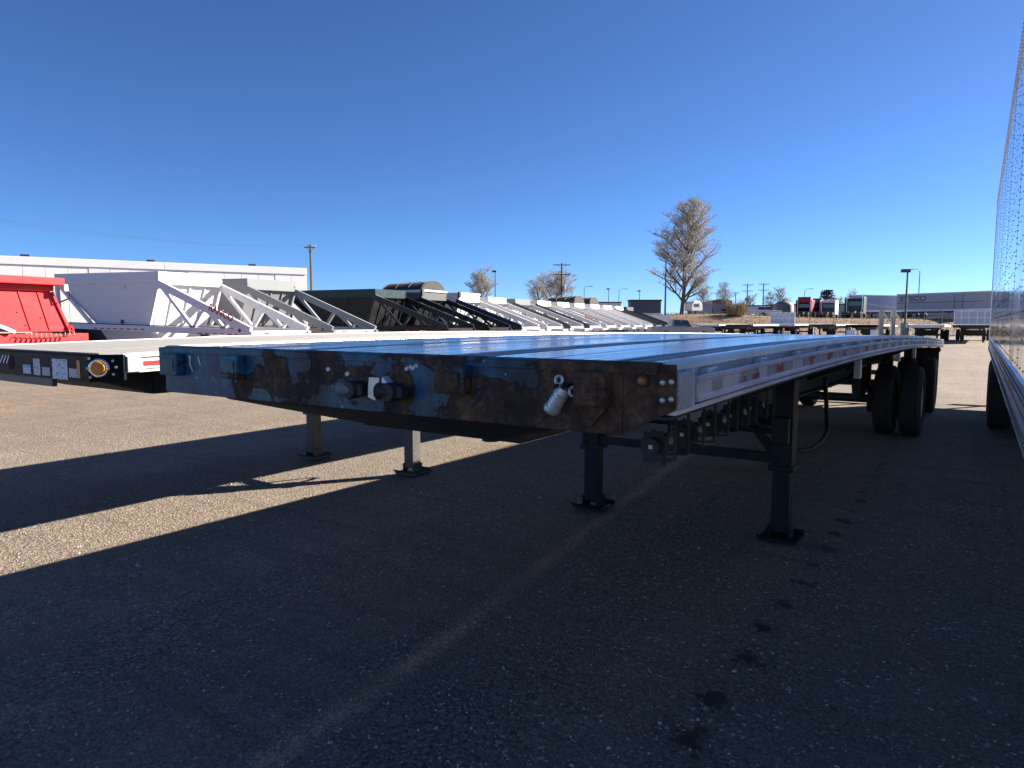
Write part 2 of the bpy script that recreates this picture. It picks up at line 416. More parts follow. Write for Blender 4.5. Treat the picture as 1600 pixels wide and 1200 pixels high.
# ------------------------------------------------------------------ wheels
TYRE_PROF = None
def tyre_prof(r, wd):
    p = [(r * .57, -wd * .36), (r * .6, -wd * .47), (r * .74, -wd * .53), (r * .9, -wd * .49), (r * .965, -wd * .42), (r * .985, -wd * .38)]
    for a in (-.27, -.09, .09, .27):
        p += [(r, wd * (a - .075)), (r, wd * (a - .012)), (r * .975, wd * (a - .010)), (r * .975, wd * (a + .012)), (r, wd * (a + .014)), (r, wd * (a + .075))]
    p += [(r * .985, wd * .38), (r * .965, wd * .42), (r * .9, wd * .49), (r * .74, wd * .53), (r * .6, wd * .47), (r * .57, wd * .36)]
    return p
_wm = {}
def wheel(parent, x, y, z, r=.5, wd=.27, side=1, rim=None, axis='x', n=40):
    """one wheel: rim disc with tyre child; side = +1 when the dish faces +axis"""
    key = (round(r, 3), round(wd, 3), side, axis, n)
    if key not in _wm:
        t = G().lathe(tyre_prof(r, wd), (0, 0, 0), axis, n)
        mt = bpy.data.meshes.new('tyre'); mt.from_pydata(t.v, [], t.f); mt.update()
        s = side
        q = G().lathe([(r * .58, s * -wd * .4), (r * .585, s * wd * .42), (r * .53, s * wd * .44), (r * .5, s * wd * .3), (r * .4, s * wd * .08), (r * .24, s * wd * .06), (r * .22, s * wd * .34), (r * .1, s * wd * .42), (.001, s * wd * .42)], (0, 0, 0), axis, 24)
        for i in range(10):
            a = 2 * math.pi * i / 10; c, sn = r * .31 * math.cos(a), r * .31 * math.sin(a)
            p0, p1 = s * wd * .05, s * wd * .17
            q.tube([(p0, c, sn), (p1, c, sn)] if axis == 'x' else [(c, p0, sn), (c, p1, sn)], .016, 5)
        mr = bpy.data.meshes.new('wheel'); mr.from_pydata(q.v, [], q.f); mr.update()
        import bmesh
        for me in (mt, mr):
            bm = bmesh.new(); bm.from_mesh(me); bmesh.ops.recalc_face_normals(bm, faces=bm.faces); bm.to_mesh(me); bm.free()
            for p in me.polygons: p.use_smooth = True
            try: me.set_sharp_from_angle(angle=R(35))
            except Exception: pass
        mt.materials.append(M_rub); mr.materials.append(rim or M_rim)
        _wm[key] = (mr, mt)
    mr, mt = _wm[key]
    o = bpy.data.objects.new('wheel', mr); C.objects.link(o); o.parent = parent; o.location = (x, y, z)
    if rim and mr.materials[0] != rim:
        o.material_slots[0].link = 'OBJECT'; o.material_slots[0].material = rim
    t = bpy.data.objects.new('tyre', mt); C.objects.link(t); t.parent = o
    return o

# ------------------------------------------------------------------ flatbed trailers in the foreground
def lerpf(pts):
    xs = np.array([p[0] for p in pts]); zs = np.array([p[1] for p in pts]); cf = np.polyfit(xs, zs, 3)
    return lambda y: float(np.polyval(cf, y))
def landing_gear(t, y, zt, mat, spac=1.5825, crank=True):
    for s in (-1, 1):
        x = s * spac / 2
        g = G().box(x - .076, x + .076, y - .076, y + .076, .56, zt)
        g.box(x - .09, x + .09, y - .09, y + .09, .53, .575)
        leg = g.obj('leg', mat, t, bevel=.006)
        G().box(x - .062, x + .062, y - .062, y + .062, .07, .53).obj('inner_tube', mat, leg, bevel=.005)
        f = G().box(x - .14, x + .14, y - .13, y + .13, .012, .03)
        f.add([(x - .14, y - .13, .03), (x + .14, y - .13, .03), (x + .14, y - .16, .06), (x - .14, y - .16, .06)], [(0, 1, 2, 3)])
        f.box(x - .14, x + .14, y + .13, y + .145, .02, .06)
        for sx in (-1, 1): f.box(x + sx * .07 - .008, x + sx * .07 + .008, y - .07, y + .07, .03, .12)
        f.tube([(x - .08, y, .09), (x + .08, y, .09)], .016, 8)
        f.obj('foot', mat, leg, bevel=.003)
    G().bar((-spac / 2, y - .02, .62), (spac / 2, y - .02, .62), .06, .07).obj('cross_tube', mat, t)
    G().tube([(-spac / 2 + .05, y - .1, .83), (spac / 2 - .05, y - .1, .83)], .02, 8).obj('gear_shaft', mat, t)
    for s in (-1, 1):
        G().bar((s * spac / 2 - s * .06, y, .64), (s * .25, y - .05, zt - .05), .05, .06).obj('brace', mat, t)
        G().bar((s * spac / 2, y + .07, .66), (s * spac / 2 - s * .2, y + 1.15, zt - .02), .05, .06).obj('brace', mat, t)
    G().box(spac / 2 - .06, spac / 2 + .06, y - .14, y - .077, .74, .94).obj('gearbox', mat, t, bevel=.012)
    for zz in (.6, .66, 1.0, 1.1):
        for s in (-1, 1): G().lathe([(.001, -.012), (.012, -.01), (.012, 0)], (s * spac / 2 - .045, y - .0765 if zz > .6 else y - .09, zz), 'y', 6).obj('bolt', mat, t)
    if crank:
        x = spac / 2 + .1
        G().tube([(x - .05, y + .08, .66), (x + .04, y + .25, .665), (x + .06, y + .5, .68), (x + .06, y + .64, .70), (x + .07, y + .70, .74), (x + .075, y + .68, .80), (x + .09, y + .50, 1.02), (x + .1, y + .36, 1.2)], .017, 10).obj('crank_handle', M_frameblue, t, smooth=True)
def running_gear(t, ys, mat, zdeck, rim=M_rimw, hw=1.295):
    for y in ys:
        for s in (-1, 1):
            wheel(t, s * (hw - .14), y, .5, .5, .265, s, rim)
            wheel(t, s * (hw - .47), y, .5, .5, .265, -s, rim)
            G().lathe([(.001, -.02), (.2, -.02), (.2, .09), (.001, .09)], (s * (hw - .68), y, .5), 'x', 20).obj('brake_drum', mat, t, smooth=True)
        G().tube([(-hw + .2, y, .5), (hw - .2, y, .5)], .065, 12).obj('axle', mat, t, smooth=True)
    for s in (-1, 1):
        for y in ys:
            g = G().box(s * .5 - .05, s * .5 + .05, y - .6, y - .48, .55, zdeck(y) - .3); g.box(s * .5 - .045, s * .5 + .045, y - .55, y + .55, .56, .64)
            g.box(s * .5 - .05, s * .5 + .05, y + .45, y + .57, .58, zdeck(y) - .3)
            g.obj('suspension', mat, t, bevel=.006)
            G().tube([(s * .45, y + .2, .62), (s * .45, y + .2, zdeck(y) - .3)], .12, 14).obj('air_spring', M_rub, t, smooth=True)
def deck_parts(t, zd, L, mA, mW, nail, hw=1.235, cut=0.0):
    ysn = list(np.linspace(.0, L, 26)); ysc = list(np.linspace(cut, L, 26))
    edges = [-hw]
    for c, wd in nail: edges += [c - wd / 2, c + wd / 2]
    edges.append(hw)
    for i in range(0, len(edges), 2):
        a, b = edges[i], edges[i + 1]; n = max(1, round((b - a) / .27)); st = (b - a) / n
        for j in range(n):
            x0, x1 = a + j * st + .006, a + (j + 1) * st - .006
            cr = [(x0, -.035), (x0, -.003)]; nr = 4; sw = (x1 - x0) / nr
            for q in range(nr):
                xa, xb = x0 + q * sw, x0 + (q + 1) * sw
                cr += [(xa + .008, 0), (xb - .008, 0)]
                if q < nr - 1: cr += [(xb - .005, -.009), (xb + .005, -.009)]
            cr += [(x1, -.003), (x1, -.035)]
            off = random.Random(int((x0 + 5) * 100)).uniform(-.004, .003)
            G().sweep([(x, z + off) for x, z in cr], ysc if max(abs(x0), abs(x1)) > 1.1 else ysn, zd).obj('deck_plank', mA, t)
    for c, wd in nail:
        n = max(1, round(wd / .085)); st = wd / n
        for j in range(n):
            x0 = c - wd / 2 + j * st
            ys = ysc if abs(x0) + st > 1.1 else ysn
            G().sweep([(x0 + .003, -.035), (x0 + .003, -.010), (x0 + .008, -.007), (x0 + st - .008, -.007), (x0 + st - .003, -.010), (x0 + st - .003, -.035)], ys, zd).obj('nailing_strip', mW, t)
def side_rails(t, zd, L, mR, H=.142, y0=.0, lead=.16, pockets=True, hw=1.295):
    ys = list(np.linspace(y0, L, 26)); ysr = list(np.linspace(y0 + lead, L - .05, 26))
    for s in (-1, 1):
        X = lambda x: s * (x + hw - 1.295)
        cr = [(X(1.236), -.004), (X(1.240), .004), (X(1.258), .004), (X(1.266), -.002), (X(1.268), -.022), (X(1.250), -.026), (X(1.250), -H + .016), (X(1.292), -H + .014), (X(1.292), -H), (X(1.19), -H), (X(1.19), -H + .01), (X(1.238), -H + .012), (X(1.238), -.01)]
        G().sweep(cr, ys, zd).obj('side_rail', mR, t)
        zt, zb = -.050 * H / .142, -H + .026
        cr = [(X(1.283), zt), (X(1.288), zt + .006), (X(1.300), zt + .004), (X(1.300), zt - .008), (X(1.294), zt - .012), (X(1.294), zb + .012), (X(1.300), zb + .008), (X(1.300), zb - .004), (X(1.288), zb - .006), (X(1.283), zb)]
        rr = G().sweep(cr, ysr, zd).obj('rub_rail', mR, t)
        if pockets:
            y = y0 + .34; i = 0
            while y < L - .2:
                z = zd(y)
                G().box(min(X(1.251), X(1.282)), max(X(1.251), X(1.282)), y - .04, y + .04, z - H + .02, z - .030).obj('stake_pocket', mR, t, bevel=.003)
                yy = y + .3
                G().tube([(X(1.251), yy, z - .085), (X(1.284), yy, z - .085)], .02, 10).obj('spool', mR, t)
                y += .61; i += 1
def winch(t, y, z, mat, mdark):
    g = G()
    x = 1.20
    for dy in (-.055, .055): g.tube([(x + .03, y + dy, z), (x + .03, y + dy, z - .16), (x - .07, y + dy, z - .17)], .006, 6)
    g.tube([(x + .03, y - .055, z - .012), (x + .03, y + .055, z - .012)], .006, 6)
    o = g.obj('winch', mat, t)
    G().lathe([(.001, -.045), (.026, -.045), (.022, -.03), (.022, .03), (.026, .045), (.001, .045)], (x - .03, y, z - .12), 'y', 14).obj('drum', mdark, o, smooth=True)
    r = G(); n = 11; prof = []
    for i in range(n):
        a = 2 * math.pi * i / n; prof += [(.052 * math.cos(a), .052 * math.sin(a)), (.043 * math.cos(a + .3), .043 * math.sin(a + .3))]
    r.prism([(x - .03 + p[0], z - .12 + p[1]) for p in prof], 'y', y - .068, y - .06)
    r.lathe([(.001, -.095), (.026, -.095), (.026, -.066), (.001, -.066)], (x - .03, y, z - .12), 'y', 14)
    r.obj('ratchet_wheel', mat, o)
    G().box(x - .036, x - .024, y - .1, y - .094, z - .126, z - .114).obj('drum_end', M_bolt, o)

NAIL = [(-1.05, .14), (-.38, .19), (.52, .19), (1.12, .13)]
def main_trailer():
    L = 14.55
    t = thing('flatbed_trailer', 'old flatbed trailer with rusty blue front, in the shade in the foreground', 'trailer', (-1.975, 1.8013, 0), R(-.45), 'flatbed trailers parked side by side')
    zd = lerpf([(0, 1.508), (.23, 1.512), (.96, 1.527), (2.3, 1.527), (3.49, 1.522), (5.5, 1.50), (7.2, 1.474), (10, 1.415), (14.4, 1.288)])
    deck_parts(t, zd, L, M_alum, M_wood, NAIL)
    side_rails(t, zd, L, M_rail, y0=.026)
    z0 = zd(0)
    # front header plate with wings
    g = G().prism([(-1.255, 1.294), (1.15, 1.305), (1.15, z0 - .004), (-1.255, z0 - .006)], 'y', -.016, -.002)
    h = g.obj('front_header', M_hdr, t, bevel=.004)
    G().hexa([(1.151, -.016, 1.312), (1.296, .01, 1.386), (1.296, .02, 1.386), (1.151, -.004, 1.312), (1.151, -.016, z0 - .002), (1.296, .01, z0 + .001), (1.296, .02, z0 + .001), (1.151, -.004, z0 - .002)]).obj('corner_plate', M_hdr, h, bevel=.003)
    G().box(-1.305, -1.256, -.018, .06, 1.375, z0 - .003).obj('corner_plate', M_hdr, h, bevel=.004)
    G().prism([(-.05, z0 - .012), (0, z0 - .004), (0.03, z0 - .004), (.03, z0 - .02), (0, z0 - .02)], 'x', -1.25, 1.25) if 0 else None
    G().sweep([(-1.252, -.022), (-1.252, .006), (1.252, .006), (1.252, -.022)], [-.02, .0, .024], lambda y: z0 - (.006 if y < -.01 else 0)).obj('top_lip', M_hdr, h, bevel=.003)
    # stake boxes on the header
    for x0, x1, za, zb in ((-1.2, -1.08, 1.38, 1.482), (-.735, -.61, 1.386, 1.488), (.482, .612, 1.392, 1.489), (1.012, 1.115, 1.388, 1.488)):
        b = G().box(x0, x1, -.062, -.016, za, zb).obj('stake_box', M_hdr, h, bevel=.008)
        G().box(x0 + .02, x1 - .02, -.066, -.062, za + .02, zb - .02).obj('face_plate', M_hdr, b, bevel=.002)
    G().prism([(1.02, 1.388), (1.11, 1.388), (1.06, 1.33), (1.03, 1.32)], 'y', -.03, -.0165).obj('gusset', M_hdr, h)
    # gladhands
    for x, z in ((.095, 1.383), (.29, 1.385)):
        a = G().tube([(x, -.016, z), (x, -.05, z)], .03, 14).lathe([(.001, -.085), (.03, -.085), (.034, -.075), (.034, -.05), (.024, -.045)], (x, 0, z), 'y', 16)
        a = a.obj('gladhand', M_dsteel, h, smooth=True)
        G().tube([(x + .01, -.06, z), (x - .055, -.07, z + .002)], .024, 12, .03).obj('coupling_face', paint('dull_grey_casting', (.2, .2, .2), .6, .2) if x < .2 else M_dsteel, a, smooth=True)
        G().box(x + .02, x + .06, -.075, -.03, z - .02, z + .022).obj('coupling_lug', M_dsteel, a, bevel=.006)
    G().prism([(.17, 1.36), (.205, 1.35), (.225, 1.40), (.228, 1.432), (.178, 1.432), (.172, 1.40)], 'y', -.058, -.054).obj('bracket_plate', M_plug, h)
    G().prism([(.228, 1.40), (.255, 1.39), (.262, 1.412), (.235, 1.436)], 'y', -.05, -.017).obj('bracket_arm', M_rail, h)
    # hanging electrical socket with spring lid
    sx, sz = .975, 1.428
    b = G()
    d = Vector((-.55, 0, -.84)).normalized(); nrm = Vector((.84, 0, -.55)); o0 = Vector((sx + .012, -.05, sz + .018))
    def q(a, c, y): p = o0 + d * a + nrm * c; return (p.x, -.05 + y, p.z)
    sec = lambda a, r, dy=0.0: [q(a, r * .9 * math.cos(2 * math.pi * i / 12), dy + r * math.sin(2 * math.pi * i / 12)) for i in range(12)]
    for a0, r0, a1, r1 in ((.012, .021, .03, .024), (.03, .026, .036, .026), (.036, .0235, .082, .0255), (.082, .029, .09, .029)): b.loft(sec(a0, r0), sec(a1, r1))
    sk = b.obj('electrical_socket', M_plug, h, smooth=True)
    b2 = G(); b2.loft(sec(.0905, .0285), sec(.098, .026)); b2.obj('spring_lid', M_plug, sk, smooth=True)
    for s in (-1, 1):
        ring = [q(.004 + .013 * math.sin(2 * math.pi * i / 10), s * .028 + .012 * math.cos(2 * math.pi * i / 10), 0) for i in range(11)]
        G().tube(ring, .005, 6).obj('mounting_ear', M_plug, sk, smooth=True)
        G().box(sx + s * .012 - .003, sx + s * .012 + .003, -.08, -.017, sz + .01, sz + .02).obj('lid_spring', M_dsteel, sk)
    for i in range(3): G().loft(sec(.045 + i * .012, .0262), sec(.049 + i * .012, .0262)).obj('cap_rib', M_plug, sk)
    # clearance lamps, rivets, white scuffs
    G().lathe([(.001, -.024), (.008, -.022), (.013, -.012), (.013, 0)], (1.208, -.006, 1.466), 'y', 14).obj('clearance_lamp', M_amberd, h, smooth=True)
    G().lathe([(.013, -.012), (.02, -.01), (.02, .0)], (1.208, -.005, 1.466), 'y', 14).obj('lamp_grommet', M_rub, h)
    for x, z in ((1.262, 1.462), (1.286, 1.465), (1.262, 1.413), (1.286, 1.417)):
        G().lathe([(.001, -.006), (.006, -.005), (.0085, 0)], (x, .0045 if x > 1.27 else .0005, z), 'y', 10).obj('rivet', M_bolt, h, smooth=True)
    for pts in ([(-1.05, 1.474), (-1.03, 1.474), (-1.032, 1.455), (-1.036, 1.438), (-1.02, 1.41), (-1.012, 1.4), (-1.02, 1.402), (-1.046, 1.435), (-1.044, 1.455)], [(-.974, 1.474), (-.967, 1.474), (-.958, 1.452), (-.952, 1.43), (-.956, 1.43), (-.968, 1.452)], [(.005, 1.436), (.02, 1.444), (.03, 1.44), (.028, 1.43), (.012, 1.425)], [(-.1, 1.452), (-.085, 1.457), (-.075, 1.45), (-.082, 1.441), (-.095, 1.44)]):
        G().prism(pts, 'y', -.0175, -.0163).obj('paint_scuff', M_whitepaint, h)
    rnd = random.Random(4)
    for i in range(9):
        x = .315 + i * .0065 + rnd.uniform(-.002, .002); z = 1.468 + rnd.uniform(-.005, .006) + i * .0007
        G().prism([(x, z - .006), (x + .004, z - .007), (x + .007, z + .004), (x + .003, z + .008), (x - .001, z + .002)], 'y', -.0175, -.0163).obj('paint_scuff', M_whitepaint, h)
    # coupler box and ramp under the nose
    g = G()
    g.loft([(-.84, .02, 1.285), (.94, .02, 1.30), (.94, .02, 1.40), (-.84, .02, 1.40)], [(-.46, .5, 1.145), (.36, .5, 1.145), (.36, .5, 1.40), (-.46, .5, 1.40)])
    g.box(-.46, .46, .501, 2.1, 1.135, 1.38)
    g.obj('coupler_plate', M_dsteel, t, bevel=.012)
    G().lathe([(.001, -.09), (.045, -.09), (.045, -.07), (.03, -.06), (.03, -.03), (.045, -.02), (.045, 0)], (0, .92, 1.135), 'z', 16).obj('kingpin', M_dsteel, t, smooth=True)
    # main beams
    ys = list(np.linspace(.3, L - .1, 22))
    for s in (-1, 1):
        g = G(); bd = lambda y: .16 + .30 * float(sstep(2.0, 4.6, y)) - .16 * float(sstep(8.0, 9.4, y))
        for y0_, y1_ in zip(ys[:-1], ys[1:]):
            for (wa, ta, tb) in ((.012, None, None), (.11, 0, .02), (.11, 1, .025)):
                def zz(y):
                    top = zd(y) - .142; bot = top - bd(y)
                    if ta is None: return bot + .02, top - .02
                    return (top - .02, top) if ta == 0 else (bot, bot + .022)
                a0, a1 = zz(y0_), zz(y1_); x = s * .48
                g.hexa([(x - wa / 2, y0_, a0[0]), (x + wa / 2, y0_, a0[0]), (x + wa / 2, y1_, a1[0]), (x - wa / 2, y1_, a1[0]), (x - wa / 2, y0_, a0[1]), (x + wa / 2, y0_, a0[1]), (x + wa / 2, y1_, a1[1]), (x - wa / 2, y1_, a1[1])])
        g.obj('main_beam', M_frameblue, t)
    y = .5
    while y < L - .2:
        z = zd(y)
        for s in (-1, 1):
            G().box(min(s * .54, s * 1.235), max(s * .54, s * 1.235), y - .03, y + .03, z - .135, z - .04).obj('crossmember', M_dsteel, t)
        G().box(-.42, .42, y - .03, y + .03, z - .135, z - .04).obj('crossmember', M_dsteel, t)
        y += .61
    for y in (3.3, 5.6, 7.9):
        G().bar((1.2, y, zd(y) - .15), (.52, y, zd(y) - .44), .05, .05).obj('outrigger_brace', M_dsteel, t)
    for y in (.24, .50, .76, 1.02, 1.30): winch(t, y, zd(y) - .142, M_dsteel, M_wood)
    G().sweep([(1.14, -.16), (1.14, -.145), (1.285, -.145), (1.285, -.152)], list(np.linspace(.0, 9, 14)), zd).obj('winch_track', M_dsteel, t)
    g = G().tube([(1.22, .16, zd(0) - .16), (1.245, .10, zd(0) - .2), (1.24, .08, zd(0) - .26), (1.23, .10, zd(0) - .30)], .005, 6); g.obj('hanging_strap', M_rub, t, smooth=True)
    landing_gear(t, 3.5163, 1.34, M_frameblue)
    running_gear(t, (9.58, 12.62), M_dsteel, zd)
    # white hanger bracket and air tank
    G().box(1.08, 1.13, 4.62, 4.72, zd(4.6) - .36, zd(4.6) - .143).obj('hanger_bracket', M_white, t, bevel=.004)
    G().lathe([(.001, -.35), (.1, -.34), (.14, -.28), (.14, .28), (.1, .34), (.001, .35)], (.02, 8.3, 1.0), 'x', 20).obj('air_tank', M_dsteel, t, smooth=True)
    for y in (8.7, 11.2):
        G().box(1.0, 1.05, y, y + .12, zd(y) - .34, zd(y) - .143).obj('hanger_bracket', M_rail, t, bevel=.004)
    # rear end
    zr = zd(L)
    G().box(-1.29, 1.29, L + .001, L + .02, zr - .16, zr + .0).obj('rear_plate', M_rail, t, bevel=.004)
    G().box(-1.15, 1.15, L - .02, L + .06, .52, .62).obj('rear_bumper', M_dsteel, t, bevel=.006)
    for s in (-1, 1):
        G().box(s * .7 - .04, s * .7 + .04, L - .05, L + .03, .621, zr - .16).obj('bumper_post', M_dsteel, t)
        for dx in (0, .16):
            G().lathe([(.001, 0), (.055, 0), (.055, .06), (.001, .06)], (s * (1.2 - dx), L - .06, zr - .21), 'y', 14).obj('tail_lamp', emis('red_lens', (.25, .01, .01)), t, smooth=True)
        G().box(s * .95 - .3, s * .95 + .3, L - .6, L - .59, .25, zr - .15).obj('mud_flap', M_rub, t)
    # worn conspicuity tape and stickers along the near rub rail
    H = .142
    def strip(y0, y1, za, zb, mat, name='reflective_tape'):
        g = G()
        g.hexa([(1.2945, y0, zd(y0) + za), (1.2955, y0, zd(y0) + za), (1.2955, y1, zd(y1) + za), (1.2945, y1, zd(y1) + za), (1.2945, y0, zd(y0) + zb), (1.2955, y0, zd(y0) + zb), (1.2955, y1, zd(y1) + zb), (1.2945, y1, zd(y1) + zb)])
        g.obj(name, mat, t)
    strip(.32, .42, -.100, -.068, M_yel, 'faded_sticker')
    y = .74; i = 0
    for y0_, wd, m, za, zb in ((.60, .09, M_tred, -.1, -.076), (.62, .07, M_tred, -.073, -.056), (.70, .05, M_yel, -.1, -.058), (.76, .10, M_tred, -.1, -.076), (.76, .09, M_tred, -.073, -.056)):
        strip(y0_, y0_ + wd, za, zb, m)
    y = .98
    while y < 13.9:
        strip(y, y + .13, -.1, -.058, M_twht); strip(y + .14, y + .28, -.1, -.058, M_tred); strip(y + .29, y + .42, -.1, -.058, M_twht)
        y += .46 if int(y * 10) % 3 else .62
    # white end block at the front of the rail
    e = G().box(1.251, 1.302, .03, .135, z0 - .128, z0 - .024)
    e.obj('rail_end_block', paint('weathered_white_block', (.6, .6, .57), .6, .1, .15, 14, (.1, .09, .08), .7), t, bevel=.004)
    G().box(1.262, 1.299, .14, .155, z0 - .128, z0 - .018).obj('rail_end_stop', M_rail, t, bevel=.003)
    return t
main_trailer()

def left_trailer():
    L = 14.6
    t = thing('flatbed_trailer', 'sunlit flatbed trailer with black front, paper stickers and round amber lamp', 'trailer', (-5.771, 2.09, 0), 0, 'flatbed trailers parked side by side')
    zd = lerpf([(0, 1.42), (3, 1.475), (7, 1.475), (14, 1.36)])
    deck_parts(t, zd, L, M_alum2, paint('grey_nailing_wood', (.2, .18, .15), .8, 0, .3, 6), NAIL, cut=.13)
    side_rails(t, zd, L, M_rail2, .12, .145, .095)
    z0 = zd(0)
    h = G().prism([(-1.155, 1.25), (1.155, 1.25), (1.155, z0), (-1.155, z0)], 'y', -.014, 0).obj('front_header', M_black, t, bevel=.004)
    G().box(-1.16, 1.16, -.02, .05, z0 + .0005, z0 + .012).obj('top_lip', M_black, h, bevel=.004)
    for s in (-1, 1):
        g = G().loft([(s * 1.156, -.014, 1.25), (s * 1.156, .006, 1.25), (s * 1.156, .006, z0 + .006), (s * 1.156, -.014, z0 + .006)], [(s * 1.298, .128, 1.262), (s * 1.29, .148, 1.262), (s * 1.29, .148, z0 + .003), (s * 1.298, .128, z0 + .003)])
        cp = g.obj('corner_plate', M_black, h, bevel=.003)
        nx, ny = s * .707, -.707; cx, cy = s * 1.196, .0255
        def on(off, side, z):   # point on the chamfer plane
            return (cx + nx * off + s * .707 * side, cy + ny * off + .707 * side, z)
        def disc(r, o0, o1, n, zc, sd_=0):
            a = [on(o0, sd_ + r * math.cos(2 * math.pi * i / n), zc + r * math.sin(2 * math.pi * i / n)) for i in range(n)]
            b = [on(o1, sd_ + r * .86 * math.cos(2 * math.pi * i / n), zc + r * .86 * math.sin(2 * math.pi * i / n)) for i in range(n)]
            return G().loft(a, b)
        disc(.062, .0, .008, 28, 1.34).obj('lamp_ring', M_chrome, cp, smooth=True)
        disc(.046, .008, .022, 24, 1.34).obj('amber_lamp', M_amber, cp, smooth=True)
        for sd_, z in ((.085, 1.385), (.1, 1.345), (.085, 1.30), (-.052, 1.40), (-.05, 1.283), (-.062, 1.34)):
            disc(.0095, .0, .008, 10, z, sd_).obj('bolt', M_bolt, cp, smooth=True)
    # papers and stickers
    for x0, x1, za, zb, m in ((.194, .319, 1.269, 1.332, print_mat('blue_headed_label', (.5, .6, .72), (.2, .3, .45), 14)), (.364, .468, 1.266, 1.378, print_mat('printed_label', (.55, .58, .62), (.06, .07, .1), 12)), (.497, .614, 1.268, 1.325, print_mat('grey_label', (.42, .44, .43), (.2, .2, .2), 16)), (.649, .869, 1.252, 1.386, print_mat('paper_form', (.62, .66, .72), (.15, .2, .32), 9)), (.888, .995, 1.272, 1.33, print_mat('spec_label', (.5, .52, .5), (.12, .12, .12), 15)), (.999, 1.04, 1.272, 1.385, emis('orange_tape', (.5, .2, .03)))):
        G().box(x0, x1, -.0165, -.0145, za, zb).obj('sticker', m, h)
    G().box(.194, .319, -.0168, -.0166, 1.312, 1.332).obj('sticker', emis('sticker_blue_band', (.1, .3, .6)), h)
    G().lathe([(.001, -.0165), (.05, -.0165), (.05, -.0145)], (.0, 0, 1.34), 'y', 24).obj('round_emblem', paint('dark_red_emblem', (.05, .004, .008), .6, amt=0, spec=.05), h)
    for i in range(3):
        G().bar((-.2 + i * .06, -.016, 1.33), (-.13 + i * .05, -.016, 1.39), .002, .014).obj('emblem_stroke', M_whitepaint, h)
    # under nose: grey plate, ramp
    G().box(-.9, .55, .02, .05, 1.19, 1.249).obj('lower_plate', paint('grey_green_steel', (.09, .095, .08), .5), t)
    G().loft([(-1.0, .06, 1.25), (1.05, .06, 1.25), (1.05, .06, 1.33), (-1.0, .06, 1.33)], [(-.6, .6, 1.10), (.75, .6, 1.10), (.75, .6, 1.33), (-.6, .6, 1.33)]).box(-.6, .75, .601, 2.1, 1.10, 1.32).obj('coupler_plate', M_dsteel, t, bevel=.01)
    G().box(1.0, 1.12, .55, .63, 1.16, 1.26).obj('winch', M_dsteel, t)
    for s in (-1, 1):
        G().box(s * .48 - .055, s * .48 + .055, 2.6, L - .1, .97, 1.31).obj('main_beam', M_dsteel, t)
    y = .6
    while y < L - .2:
        for s in (-1, 1): G().box(min(s * .54, s * 1.23), max(s * .54, s * 1.23), y - .03, y + .03, zd(y) - .13, zd(y) - .04).obj('crossmember', M_dsteel, t)
        y += 1.2
    landing_gear(t, 3.35, 1.33, paint('grey_leg_paint', (.06, .057, .055), .55, 0, .3, 5, (.16, .10, .06), .6), crank=True)
    running_gear(t, (9.6, 12.65), M_dsteel, zd)
    # crisp red and white tape on near rail
    def strip(y0, y1, za, zb, mat):
        G().hexa([(1.2945, y0, zd(y0) + za), (1.296, y0, zd(y0) + za), (1.296, y1, zd(y1) + za), (1.2945, y1, zd(y1) + za), (1.2945, y0, zd(y0) + zb), (1.296, y0, zd(y0) + zb), (1.296, y1, zd(y1) + zb), (1.2945, y1, zd(y1) + zb)]).obj('reflective_tape', mat, t)
    y = .255
    while y < 13.6:
        strip(y, y + .28, -.086, -.052, M_tred2); strip(y + .283, y + .46, -.092, -.048, M_twht2); y += .9
    G().box(1.256, 1.304, .15, .235, z0 - .11, z0 - .008).obj('rail_end_block', paint('blue_grey_block', (.40, .44, .50), .45), t, bevel=.004)
    return t
left_trailer()

